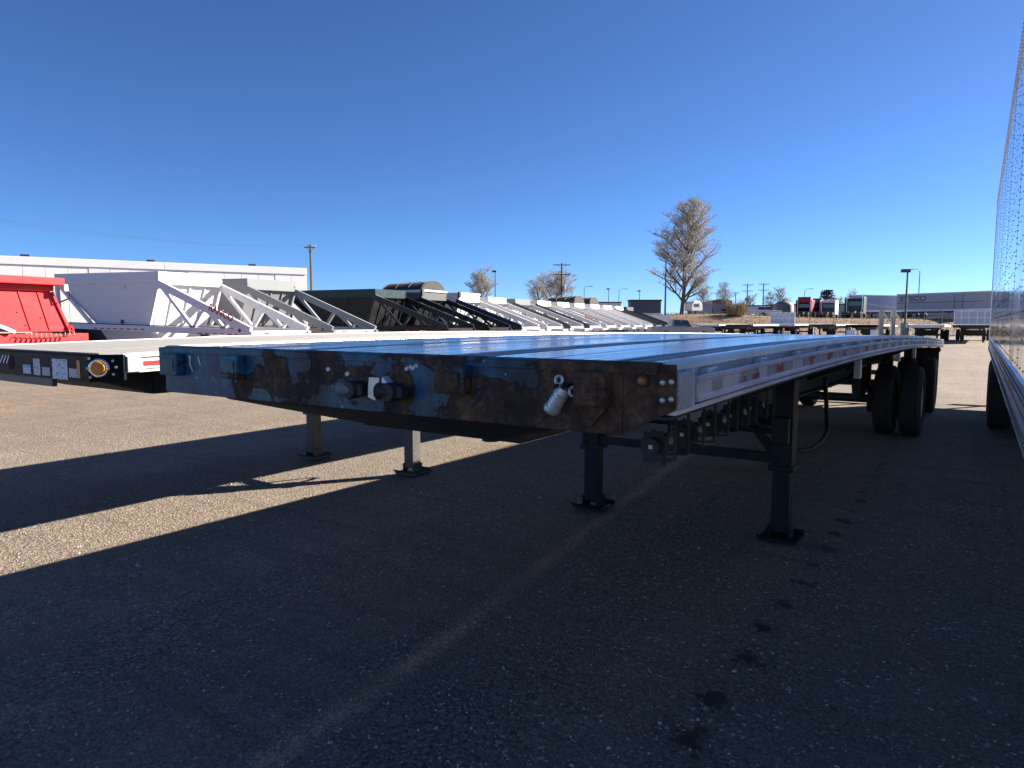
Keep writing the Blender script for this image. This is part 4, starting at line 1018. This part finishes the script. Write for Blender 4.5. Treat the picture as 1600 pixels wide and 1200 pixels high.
# ------------------------------------------------------------------ bare trees
def bare_tree(name, label, X, Z, H, crown, seed, trunk_h=.3, spread=.8, levels=5, cols=((.075, .06, .05), (.16, .135, .11)), twcol=((.20, .165, .125), (.36, .31, .25)), tr=None, group='leafless trees', upright=.35, lean=0.0, nb=(7, 5, 5, 5), profile=None):
    rnd = random.Random(seed)
    v, u = site(X, Z); z = float(terrain(v, u))
    t = thing(name, label, 'tree', (v, u, z - .05), YAW, group)
    r0 = tr or H * .028
    big = G(); tw = G()
    def grow(p, d, L, r, lev):
        n = 4 if lev < 2 else 3
        pts = [p]; q = p.copy(); dd = d.copy()
        for i in range(n):
            dd = (dd + Vector((rnd.uniform(-1, 1), rnd.uniform(-1, 1), rnd.uniform(-.4, .8))) * .17).normalized()
            q = q + dd * (L / n); pts.append(q.copy())
        g = big if lev < 3 else tw
        g.tube(pts, r, 6 if lev < 2 else (4 if lev == 2 else 3), r * .45, cap=False)
        if lev >= levels: return
        k_ = nb[min(lev, len(nb) - 1)]
        for i in range(k_):
            s = rnd.uniform(.25, 1.0) if lev > 0 else trunk_h + (1 - trunk_h) * (i + rnd.uniform(.1, .9)) / k_
            j = min(int(s * n), n - 1); b = pts[j].lerp(pts[j + 1], s * n - j)
            a = rnd.uniform(0, 6.283) if lev > 0 else i * 2.4 + rnd.uniform(-.4, .4)
            side = Vector((math.cos(a), math.sin(a), 0))
            base = d if lev > 0 else Vector((0, 0, 1))
            nd = (base * (.55 if lev > 0 else upright) + side * spread + Vector((0, 0, rnd.uniform(.0, .35)))).normalized()
            if lev == 0 and profile: l2 = H * profile(s) * rnd.uniform(.85, 1.1)
            elif lev == 0: l2 = crown * rnd.uniform(.75, 1.1) * (1.15 - .55 * s)
            else: l2 = L * rnd.uniform(.4, .62)
            grow(b, nd, l2, max(.011, r * (.5 if lev == 0 else .48) * (1.1 - .4 * s)), lev + 1)
    grow(Vector((0, 0, 0)), Vector((lean, 0, 1)).normalized(), H * .96, r0, 0)
    big.obj('trunk', bark(name + '_bark', *cols), t, smooth=True)
    tw.obj('crown', bark(name + '_twigs', *twcol), t)
    return t
TW = ((.33, .30, .255), (.54, .495, .43))
bare_tree('cottonwood_tree', 'tall leafless tree with dense fine twigs rising alone above the yard', (1064 - 800) / 1074 * 98, 98, 14.4, 5.0, 33, .08, .8, 5, tr=.33, upright=.7, lean=.075, nb=(24, 8, 6, 6, 4), twcol=TW, profile=lambda s: (.27 * (1 - s) ** .5 + .12) if s > .22 else .29)
bare_tree('round_bare_tree', 'small round leafless tree left of the tall utility pole', (748 - 800) / 1074 * 120, 120, 6.6, 3.6, 5, .3, .75, 5, upright=.9, nb=(13, 6, 6, 5), twcol=TW, tr=.2)
bare_tree('round_bare_tree', 'leafless tree directly behind the tall utility pole', (868 - 800) / 1074 * 118, 118, 6.1, 4.2, 9, .15, .8, 5, upright=.8, nb=(14, 6, 6, 5), twcol=TW, tr=.18)
bare_tree('round_bare_tree', 'leafless tree just left of the one behind the utility pole', (842 - 800) / 1074 * 122, 122, 5.4, 3.2, 13, .15, .7, 5, upright=.9, nb=(10, 6, 6, 4), twcol=TW, tr=.16)
for i, (px, h, Z, lab) in enumerate(((1222, 6.6, 170, 'far leafless tree behind the greenish storage tank'), (1200, 5.8, 180, 'far leafless tree right of the twin utility poles'), (1326, 5.8, 175, 'far leafless tree above the dark dump truck'), (1135, 7.6, 170, 'far thin leafless tree above the straw-coloured bush'), (1310, 4.8, 190, 'low far leafless tree between the black cab and the dump truck'), (1100, 6.0, 150, 'low leafless tree right of the big tree trunk'), (1165, 5.5, 190, 'low far leafless tree behind the left of the twin utility poles'))):
    bare_tree('far_bare_tree', lab, (px - 800) / 1074 * Z, Z, h, h * .45, 40 + i, .2, .8, 4, upright=.8, nb=(14, 7, 6, 5), tr=.13, twcol=((.30, .28, .2), (.46, .44, .32)))
def evergreen(label, X, Z, H, seed):
    rnd = random.Random(seed); v, u = site(X, Z); z = float(terrain(v, u))
    t = thing('evergreen_tree', label, 'tree', (v, u, z), YAW)
    G().tube([(0, 0, -.2), (0, 0, H * .8)], .2, 7, .06).obj('trunk', M_pole, t)
    g = G()
    for i in range(900):
        h = rnd.random(); rr = (1 - abs(h - .45)) * 2.4 * rnd.random() ** .5; a = rnd.uniform(0, 6.28)
        c = Vector((rr * math.cos(a), rr * math.sin(a), H * (.3 + .7 * h))); s = rnd.uniform(.12, .3)
        e1 = Vector((rnd.uniform(-1, 1), rnd.uniform(-1, 1), rnd.uniform(-1, 1))).normalized() * s; e2 = e1.cross(Vector((rnd.uniform(-1, 1), rnd.uniform(-1, 1), 1))).normalized() * s
        g.add([c - e1 - e2, c + e1 - e2, c + e1 + e2], [(0, 1, 2)])
    g.obj('crown', bark('evergreen_leaves', (.02, .03, .018), (.05, .06, .035)), t)
evergreen('far dark evergreen tree behind the black truck cab', (1289 - 800) / 1074 * 165, 165, 6.6, 3)
evergreen('far dark evergreen bush left of the tall utility pole', (800 - 800) / 1074 * 140, 140, 3.6, 4)
def straw_bush():
    rnd = random.Random(2); v, u = site((1148 - 800) / 1074 * 96, 96); z = float(terrain(v, u))
    t = thing('straw_bush', 'dense upright straw-coloured dry bush on the dirt bank', 'bush', (v, u, z), YAW)
    g = G()
    for c_ in range(34):
        ca = rnd.uniform(0, 6.28); cr = 1.15 * rnd.random() ** .5; cx, cy = cr * math.cos(ca), cr * math.sin(ca); ch = rnd.uniform(1.3, 2.9) * (1.08 - .22 * cr); lx, ly = rnd.uniform(-.35, .35) + cx * .18, rnd.uniform(-.35, .35) + cy * .18
        for i in range(46):
            b = Vector((cx + rnd.gauss(0, .1), cy + rnd.gauss(0, .1), 0)); f_ = rnd.uniform(.45, 1.0)
            tip = b + Vector((lx * f_ + rnd.gauss(0, .16), ly * f_ + rnd.gauss(0, .16), ch * f_))
            mid = b.lerp(tip, .5) + Vector((rnd.gauss(0, .05), rnd.gauss(0, .05), .06)); w_ = Vector((1, rnd.uniform(-1, 1), 0)).normalized() * rnd.uniform(.008, .022)
            g.add([b - w_, b + w_, mid + w_, mid - w_, tip], [(0, 1, 2, 3), (3, 2, 4)])
    g.obj('crown', bark('straw_stems', (.20, .13, .05), (.42, .30, .13)), t)
    G().tube([(0, 0, -.1), (0, 0, .8)], .12, 6, .05).obj('trunk', M_pole, t)
straw_bush()

# ------------------------------------------------------------------ parked flatbeds in the middle distance
M_fdeck = paint('pale_flatbed_deck', (.62, .59, .52), .55, 0, .12, .8, (.3, .27, .22), .4)  # plain pale deck colour with uneven tone and dirt
def far_flatbed(label, X, Z, hdr=None, rack=None, L=14.6, pale=True, flaps=False, rot=0):
    v, u = site(X, Z)
    t = thing('parked_flatbed', label, 'trailer', (v, u, 0), rot, 'flatbeds parked across the yard')
    zd = lambda y: 1.42 + .05 * math.sin(math.pi * min(1, y / L)) - .008 * y
    ys = list(np.linspace(0, L, 9))
    for i in range(8):
        x0 = -1.22 + i * .305
        G().sweep([(x0 + .004, -.04), (x0 + .004, 0), (x0 + .301, 0), (x0 + .301, -.04)], ys, zd).obj('deck_plank', M_fdeck, t)
    for s in (-1, 1):
        G().sweep([(s * 1.225, -.15), (s * 1.225, .01), (s * 1.295, .01), (s * 1.295, -.15)], ys, zd).obj('side_rail', M_white if pale else M_rail, t)
        G().box(s * .5 - .06, s * .5 + .06, .3, L - .2, .95, 1.28).obj('main_beam', M_dsteel, t)
        G().box(s * .75 - .07, s * .75 + .07, 2.9, 3.04, .04, 1.25).box(s * .75 - .14, s * .75 + .14, 2.83, 3.11, .012, .04).obj('leg', M_dsteel if pale else M_white, t)
        for y in (10.4, 11.8):
            wheel(t, s * 1.15, y, .5, .5, .27, s, M_rimw, 'x', 24)
            wheel(t, s * .82, y, .5, .5, .27, -s, M_rimw, 'x', 24)
        if flaps: G().box(s * .9 - .32, s * .9 + .32, -.01, .0, .3, 1.0).obj('mud_flap', M_rail, t)
        G().lathe([(.001, -.02), (.05, -.02), (.05, 0)], (s * 1.1, -.021, 1.32), 'y', 10).obj('clearance_lamp', M_amberd, t)
    for y in (10.4, 11.8): G().tube([(-1, y, .5), (1, y, .5)], .07, 8).obj('axle', M_dsteel, t)
    G().box(-1.29, 1.29, -.02, .0, 1.2, zd(0) + .005).obj('front_header', hdr or M_white, t)
    G().loft([(-.9, .03, 1.2), (.9, .03, 1.2), (.9, .03, 1.3), (-.9, .03, 1.3)], [(-.6, .7, 1.06), (.6, .7, 1.06), (.6, .7, 1.3), (-.6, .7, 1.3)]).obj('coupler_plate', M_dsteel, t)
    G().box(-.7, .7, 4.2, 4.9, .62, .98).obj('tool_box', M_dsteel, t)
    if rack:
        y, h = rack
        z = zd(y)
        r = G().box(-1.25, 1.25, y + .02, y + .05, z + .02, z + h).obj('bulkhead', paint('bulkhead_sheet', (.42, .43, .5), .35, .4), t)
        for x in (-1.22, -.75, -.28, .28, .75, 1.22): G().box(x - .035, x + .035, y - .03, y + .019, z + .02, z + h + .02).obj('rib', M_white, r)
        for zz in (.08, h * .5, h - .04): G().box(-1.18, 1.18, y - .012, y + .018, z + zz - .03, z + zz + .03).obj('rail', M_white, r)
far_flatbed('pale parked flatbed behind the silver pickup, leftmost of its row', 20.2, 71.5)
far_flatbed('pale parked flatbed with front rail coloured dark for shade, second in the far row', 21.6, 65.5, hdr=M_dsteel)  # dark header colour stands in for shade on the front rail
far_flatbed('parked flatbed carrying a grey ribbed headboard, third in the far row', 29.2, 74.5, rack=(.1, 1.25))
far_flatbed('pale parked flatbed in front of the dark dump truck', 31.5, 70.0, hdr=M_dsteel)
far_flatbed('dark-fronted flatbed with pale mud flaps below the blue box trailer', 29.0, 57.0, hdr=M_black, flaps=True, pale=False)
far_flatbed('white-decked flatbed facing the camera right of the concrete lamp base', 32.0, 53.5, hdr=M_white)
far_flatbed('flatbed with tall pale ribbed bulkhead, next to the polished van', 35.6, 53.3, hdr=M_dsteel, rack=(.05, 1.1))
def stakes():
    for i, (px, h, lab) in enumerate(((1375, 2.6, 'pale upright steel column left of the lamp base'), (1393, 2.6, 'second pale upright steel column, nearer the lamp base'))):
        v, u = site((px - 800) / 1074 * 56, 56)
        t = thing('steel_column', lab, 'column', (v, u, 0), YAW, 'steel columns by the lamp')
        G().box(-.16, .16, -.12, .12, .03, h).obj('shaft', paint('cream_steel', (.5, .47, .38), .6), t, bevel=.02)
        G().box(-.3, .3, -.25, .25, .0, .03).obj('base_plate', M_dsteel, t)
        G().bar((.16, 0, h - .2), (.7, 0, h - .9), .1, .1).obj('knee_brace', paint('cream_steel', (.5, .47, .38)), t)
stakes()

# ------------------------------------------------------------------ trucks, van trailers, cars
def box_trailer(label, X0_, Z0_, X1_, Z1_, col, H=3.85, words=None, name='box_trailer', decor=None, door=False, wheels_at=.12):
    a = Vector(site(X0_, Z0_)); b = Vector(site(X1_, Z1_)); d = b - a; L = d.length; z = float(terrain(*a))
    t = thing(name, label, 'trailer', (a.x, a.y, z), math.atan2(d.y, d.x), 'box trailers on the bank')
    zb = 1.1; W = 2.55
    n = int(L / 1.2)
    G().box(.02, L - .02, .03, W - .03, zb + .1, H - .03).obj('box_core', col, t)
    for i in range(n): G().box(L * i / n + .012, L * (i + 1) / n - .012, .0, .03, zb + .28, H - .14).obj('side_panel', col, t)
    G().box(0, L, -.02, .03, zb, zb + .27).obj('bottom_rail', M_rail, t); G().box(0, L, -.02, .03, H - .13, H).obj('top_rail', M_rail, t)
    G().box(.01, L - .01, W - .03, W, zb, H).obj('far_side', col, t)
    for x in (L * wheels_at, L * wheels_at + 1.25):
        for y, s in ((.16, -1), (W - .16, 1)): wheel(t, x, y, .5, .5, .5, s, M_rimw, 'y', 24)
        G().tube([(x, .2, .5), (x, W - .2, .5)], .07, 8).obj('axle', M_dsteel, t)
    for y in (.5, W - .5): G().box(L * .8, L * .8 + .13, y - .07, y + .07, 0.02, zb).obj('leg', M_dsteel, t)
    G().box(.3, L - .4, .8, .92, zb - .25, zb + .05).box(.3, L - .4, W - .92, W - .8, zb - .25, zb + .05).obj('underframe', M_dsteel, t)
    if door:
        x = L * .63
        dd = G().box(x, x + 1.1, -.012, -.001, zb + .3, H - .35).obj('side_door', paint('pale_door', (.40, .40, .38), .5), t)
        for xx in (x - .06, x + 1.11): G().box(xx, xx + .05, -.02, -.001, zb + .28, H - .3).obj('hinge_post', M_dsteel, dd)
        x = L * .93
        G().box(x, x + .5, -.012, -.001, zb + .5, H - .4).obj('side_hatch', paint('pale_door', (.4, .4, .38)), t)
        G().box(.1, L * .9, -.014, -.001, zb + 1.28, zb + 1.37).obj('stripe', emis('dark_maroon_stripe', (.10, .05, .07)), t)
    if words:
        M4 = Matrix.Translation((L * .035, -.008, zb + 1.62)) @ Matrix.Rotation(R(90), 4, 'X')
        o = text('lettering', words, 1.02, emis('grey_lettering', (.10, .10, .13)), t, M4)
        sc = (L * .30) / max(.1, o.dimensions.x)
        o.data.transform(Matrix.Translation((L * .035, 0, 0)) @ Matrix.Scale(sc, 4, (1, 0, 0)) @ Matrix.Translation((-L * .035, 0, 0)))
    if decor:
        G().prism([(L * .02, zb + 1.3), (L * .12, zb + 1.45), (L * .3, zb + 1.1), (L * .55, zb + .75), (L * .55, zb + .6), (L * .25, zb + .95), (L * .1, zb + 1.25)], 'y', -.008, -.001).obj('swoosh', emis('pale_swoosh', (.55, .6, .66)), t)
    return t
M_sysco = paint('grey_box_paint', (.44, .43, .44), .5, 0, .1, .8)
box_trailer('long grey box trailer with large SYSCO lettering on the bank', 60.6, 109, 67.2, 96.6, M_sysco, words='SYSCO', door=True)
box_trailer('blue-grey box trailer with pale swoosh left of the lettered one', 56.6, 112.5, 69.8, 116.5, paint('blue_grey_box_paint', (.36, .42, .58), .45), decor=True)
def tractor(label, X, Z, col, H=3.75, roof=True, low=M_black, rz=0):
    v, u = site(X, Z); z = float(terrain(v, u))
    t = thing('semi_tractor', label, 'truck', (v, u, z), rz, 'truck tractors on the bank')
    # y is forward (away); rear of the cab at y=2.6
    G().loft([(-1.15, 2.6, 1.05), (1.15, 2.6, 1.05), (1.15, 2.6, 2.7), (-1.15, 2.6, 2.7)], [(-1.15, 5.2, 1.0), (1.15, 5.2, 1.0), (1.12, 5.0, 2.7), (-1.12, 5.0, 2.7)]).obj('cab', low, t, bevel=.06)
    if roof: G().loft([(-1.2, 2.5, 2.705), (1.2, 2.5, 2.705), (1.12, 2.5, H), (-1.12, 2.5, H)], [(-1.1, 5.0, 2.705), (1.1, 5.0, 2.705), (1.0, 4.1, H - .12), (-1.0, 4.1, H - .12)]).obj('roof_fairing', col, t, bevel=.1)
    for s in (-1, 1): G().box(min(s * 1.151, s * 1.28), max(s * 1.151, s * 1.28), 2.0, 5.0, .7, 3.2 if roof else 2.6).obj('side_fairing', col, t, bevel=.05)
    G().loft([(-1.0, 5.2, .9), (1.0, 5.2, .9), (1.0, 5.2, 1.9), (-1.0, 5.2, 1.9)], [(-.9, 6.9, .8), (.9, 6.9, .8), (.85, 6.8, 1.5), (-.85, 6.8, 1.5)]).obj('hood', col, t, bevel=.06)
    G().box(-.85, .85, 2.585, 2.599, 1.9, 2.5).obj('rear_window', glassm('truck_glass'), t)
    G().box(-1.0, 1.0, 5.06, 5.1, 1.95, 2.55).obj('windscreen', glassm('truck_glass'), t)
    for s in (-1, 1):
        G().box(s * .43 - .05, s * .43 + .05, -.6, 6.6, .8, 1.02).obj('frame_rail', M_dsteel, t)
        G().tube([(s * 1.05, 2.45, 1.0), (s * 1.05, 2.45, 3.6)], .07, 10).obj('exhaust_stack', M_chrome, t, smooth=True)
        for y in (.2, 1.5): wheel(t, s * .95, y, .5, .5, .55, s, M_rim, 'x', 24)
        wheel(t, s * 1.02, 5.7, .5, .5, .3, s, M_rim, 'x', 24)
        G().box(s * .95 - .3, s * .95 + .3, -.66, -.64, .2, 1.0).obj('mud_flap', M_rub, t)
    G().lathe([(.001, .12), (.5, .12), (.5, 0)], (0, .8, 1.03), 'z', 18).obj('fifth_wheel', M_dsteel, t)
tractor('red high-roof truck tractor seen from behind on the bank', (1249 - 800) / 1074 * 118, 118, hcol('truck_red', (.36, .015, .03)), 3.75)
tractor('dark red and grey truck tractor right of the bright red one', (1267 - 800) / 1074 * 122, 122, hcol('truck_maroon', (.16, .10, .11)), 3.6)
tractor('black truck tractor with white roof right of the maroon one', (1287 - 800) / 1074 * 119, 119, H_WHITE, 3.2, low=H_NAVY)
tractor('dark green flat-roofed truck cab left of the blue-grey box trailer', (1328 - 800) / 1074 * 100, 100, hcol('truck_dgreen', (.02, .045, .04)), 3.0, roof=True, low=H_GREEN)
def pickup(label, X, Z, col, L=5.9, W=2.0, name='pickup_truck', cat='pickup', bed=True, rz=None):
    v, u = site(X, Z); z = float(terrain(v, u))
    t = thing(name, label, cat, (v, u, z), YAW if rz is None else rz)
    h = L / 2
    def arch(cx, r, n=9): return [(cx + r * math.cos(math.pi * i / n), .42 + r * math.sin(math.pi * i / n)) for i in range(n + 1)]
    fx, rx = h - 1.0, -h + 1.25
    poly = [(-h, .5), (-h, .62)] + [] 
    low = [(-h + .02, .52)] + arch(rx, .5)[::-1] + arch(fx, .5)[::-1] + [(h - .03, .5), (h, .72), (h - .05, 1.1), (h - .45, 1.2), (.78, 1.24), (-.9, 1.24), (-.95, 1.26 if bed else 1.3), (-h + .02, 1.26 if bed else 1.3), (-h, .9)]
    G().prism(low, 'y', -W / 2, W / 2).obj('body', col, t, bevel=.04)
    b0, b1 = (-1.0, .95) if bed else (-h + .25, .95)
    rf0, rf1 = (b0 + .15, .15) if bed else (b0 + .35, .2)
    G().loft([(b0, -W / 2 + .05, 1.241), (b1, -W / 2 + .05, 1.241), (b1, W / 2 - .05, 1.241), (b0, W / 2 - .05, 1.241)], [(rf0, -W / 2 + .25, 1.88), (rf1, -W / 2 + .25, 1.88), (rf1, W / 2 - .25, 1.88), (rf0, W / 2 - .25, 1.88)]).obj('cab', col, t, bevel=.05)
    def sl(x, zz, off=.012):
        k_ = (zz - 1.241) / .639; return -W / 2 + .05 + .2 * k_ - off
    for xa, xb in ((b0 + .22, (b0 + b1) / 2 - .18), ((b0 + b1) / 2 - .08, b1 - .48)):
        pts = [(xa, 1.32), (xb + .2, 1.32), (xb, 1.8), (xa + .05, 1.8)]
        G().loft([(x, sl(x, zz), zz) for x, zz in pts], [(x, sl(x, zz, -.01), zz) for x, zz in pts]).obj('side_window', glassm('car_glass', (.04, .055, .065)), t)
    G().loft([(b1 - .02, -.8, 1.3), (b1 - .02, .8, 1.3), (rf1 + .08, .66, 1.82), (rf1 + .08, -.66, 1.82)], [(b1 + .03, -.8, 1.3), (b1 + .03, .8, 1.3), (rf1 + .13, .66, 1.82), (rf1 + .13, -.66, 1.82)]).obj('windscreen', glassm('car_glass'), t)
    for x in (fx, rx):
        for s in (-1, 1): wheel(t, x, s * (W / 2 - .14), .4, .4, .26, s, M_rim, 'y', 28)
    G().box(h - .1, h + .08, -W / 2 + .02, W / 2 - .02, .48, .72).obj('front_bumper', M_chrome, t, bevel=.03)
    G().box(-h - .07, -h + .05, -W / 2 + .05, W / 2 - .05, .5, .66).obj('rear_bumper', M_chrome, t, bevel=.03)
    for s in (-1, 1): G().box(h - .16, h + .01, s * (W / 2 - .2) - .18, s * (W / 2 - .2) + .18, .84, 1.06).obj('headlight', M_ins, t, bevel=.02)
    G().box((b0 + b1) / 2 - .14, (b0 + b1) / 2 - .12, -W / 2 - .004, -W / 2 + .004, .56, 1.22).obj('door_seam', M_dsteel, t)
    G().box(b1 - .5, b1 - .3, -W / 2 - .2, -W / 2 - .01, 1.25, 1.42).obj('mirror', M_dsteel, t, bevel=.02)
pickup('silver-grey crew cab pickup parked side-on beyond the flatbed deck', (1062 - 800) / 1074 * 61, 61, paint('pickup_grey', (.36, .36, .36), .35, .3), 5.6)
pickup('small white car parked by the headboard flatbed on the bank', (1196 - 800) / 1074 * 112, 112, H_WHITE, 4.3, 1.85, 'parked_car', 'car', False)

# ------------------------------------------------------------------ low far buildings and yard clutter
def shed(label, X, Z, wd, dp, ht, wall, roof, name='far_building', gable=0, wins=0, lift=0, band=None):
    v, u = site(X, Z); z = float(terrain(v, u)) + lift
    t = thing(name, label, 'building', (v, u, z), YAW)
    G().box(-wd / 2, wd / 2, 0, dp, 0, ht).obj('wall', wall, t)
    if gable:
        G().prism([(-wd / 2 - .2, ht), (wd / 2 + .2, ht), (0, ht + gable)], 'y', -.2, dp + .2).obj('roof', roof, t)
    else: G().box(-wd / 2 - .15, wd / 2 + .15, -.15, dp + .15, ht + .001, ht + .25).obj('roof', roof, t)
    for i in range(wins):
        x = -wd / 2 + wd * (i + .5) / wins
        w_ = G().box(x - wd / wins * .3, x + wd / wins * .3, -.04, -.001, ht * .35, ht * .75).obj('window', glassm('far_glass', (.03, .035, .045)), t)
        G().box(x - wd / wins * .33, x + wd / wins * .33, -.06, -.041, ht * .32, ht * .35).obj('sill', M_white, w_)
    if band: G().box(-wd / 2, wd / 2, -.05, -.002, 0, ht * .3).obj('base_band', band, t)
shed('dark blue low container building left of the big tree', (1008 - 800) / 1074 * 128, 128, 5.6, 3, 3.2, paint('far_dark_blue', (.05, .07, .12)), M_dsteel, wins=0, band=M_white)
shed('pale long wall building below the dark blue container', (1012 - 800) / 1074 * 88, 88, 5.5, 3, 2.0, M_white, M_white)
shed('lavender-grey shed with gable roof right of the big tree', (1098 - 800) / 1074 * 135, 135, 3.2, 6, 2.6, paint('far_lavender', (.30, .31, .42)), paint('far_roof_grey', (.3, .3, .32)), gable=.6)
shed('wide grey low building behind the straw-coloured bush', (1128 - 800) / 1074 * 150, 150, 9.5, 8, 2.7, paint('far_grey_wall', (.30, .29, .31)), paint('far_roof_grey', (.3, .3, .32)), wins=3)
shed('dark low building with windows behind the twin utility poles', (1184 - 800) / 1074 * 145, 145, 6.5, 6, 2.5, paint('far_dark_wall', (.06, .075, .085)), paint('far_roof_dark', (.09, .08, .09)), wins=3)
shed('low pale far building between the black cab and the dump truck', (1306 - 800) / 1074 * 160, 160, 6, 6, 2.6, paint('far_pale_wall', (.42, .42, .42)), M_ins, wins=3)
shed('far pale building left of the twin lamp posts', (930 - 800) / 1074 * 150, 150, 11, 6, 3.3, M_whouse, M_dsteel, wins=2)
shed('small far cabin with dark roof above the straw-coloured bush', (1126 - 800) / 1074 * 185, 185, 5.5, 5, 4.6, paint('far_brown_wall', (.16, .13, .12)), paint('far_brown_roof', (.14, .10, .09)), gable=.5)
shed('long low pale building behind the lettered grey box trailer', (1490 - 800) / 1074 * 150, 150, 26, 8, 3.4, paint('far_tan_wall', (.40, .34, .28)), M_ins, wins=9)
shed('low pale building behind the blue-grey box trailer', (1370 - 800) / 1074 * 150, 150, 11, 8, 3.0, paint('far_pale_wall', (.42, .42, .42)), M_dsteel, wins=4)
shed('small white shed between the straw bush and the dark windowed building', (1164 - 800) / 1074 * 130, 130, 3.4, 3, 2.2, M_white, M_ins, gable=.4)
shed('grey far building with flat roof behind the red truck cab', (1256 - 800) / 1074 * 170, 170, 14, 8, 3.2, paint('far_grey_wall', (.30, .29, .31)), M_dsteel, wins=5)
shed('pale far shed right of the storage tank', (1240 - 800) / 1074 * 135, 135, 2.6, 3, 2.4, M_whouse, M_ins)
def tank():
    v, u = site((1222 - 800) / 1074 * 128, 128); z = float(terrain(v, u))
    t = thing('storage_tank', 'greenish cylindrical storage tank left of the red truck', 'tank', (v, u, z), YAW)
    G().lathe([(.001, 3.3), (.8, 3.2), (1.6, 2.7), (1.75, 2.4), (1.75, 0)], (0, 0, 0), 'z', 28).obj('shell', paint('tank_green_grey', (.16, .18, .15), .6), t, smooth=True)
    G().lathe([(.001, .25), (.3, .25), (.3, 0)], (0, 0, 3.28), 'z', 12).obj('hatch', M_dsteel, t)
    for i in range(8): G().box(1.72, 1.84, -.25, .25, .3 + i * .3, .34 + i * .3).obj('ladder_rung', M_dsteel, t)
tank()
def camper():
    v, u = site((1081 - 800) / 1074 * 103, 103); z = float(terrain(v, u))
    t = thing('camper', 'small white rounded camper standing behind the big tree trunk', 'camper', (v, u, z), YAW + .5)
    pr = [(-1.0, .45), (1.0, .45), (1.1, .9), (1.0, 1.5), (.6, 1.85), (-.6, 1.9), (-1.0, 1.5), (-1.1, .9)]
    G().prism(pr, 'y', -.9, .9).obj('body', H_WHITE, t, bevel=.08)
    G().box(-.6, .4, -.92, -.901, 1.05, 1.5).obj('window', glassm('car_glass'), t)
    for s in (-1, 1): wheel(t, 0, s * .8, .3, .3, .2, s, M_rim, 'y', 20)
    G().bar((1.0, 0, .5), (2.1, 0, .45), .08, .08).obj('drawbar', M_dsteel, t)
camper()
def chain_fence():
    M_f = paint('galvanised_wire', (.25, .26, .26), .5, .6)
    a = Vector(site(13, 91)); b = Vector(site(58, 93)); n = 18; d = (b - a)
    t = thing('wire_fence', 'thin galvanised wire fence along the top of the dirt bank', 'fence', (0, 0, 0))
    for i in range(n + 1):
        p = a + d * i / n; z = float(terrain(p.x, p.y)); G().tube([(p.x, p.y, z - .1), (p.x, p.y, z + 1.6)], .035, 6).obj('post', M_f, t)
    for hgt in (.3, .8, 1.3, 1.58):
        pts = []
        for i in range(n + 1):
            p = a + d * i / n; pts.append((p.x, p.y, float(terrain(p.x, p.y)) + hgt))
        G().tube(pts, .012, 4).obj('wire', M_f, t)
chain_fence()
def dry_grass():
    rnd = random.Random(6); g = G()
    for i in range(9000):
        X = rnd.uniform(6, 75); Z = rnd.uniform(78, 112); v, u = site(X, Z); z = float(terrain(v, u))
        h = rnd.uniform(.08, .3); a = rnd.uniform(0, 6.28); w_ = .05
        g.add([(v - w_ * math.cos(a), u - w_ * math.sin(a), z), (v + w_ * math.cos(a), u + w_ * math.sin(a), z), (v + rnd.uniform(-.1, .1), u + rnd.uniform(-.1, .1), z + h)], [(0, 1, 2)])
    o = g.obj('dry_grass', bark('dry_grass_blades', (.19, .14, .07), (.33, .25, .13)), None, kind='stuff'); tag(o, 'short dry brown grass covering the dirt bank', 'grass')
dry_grass()
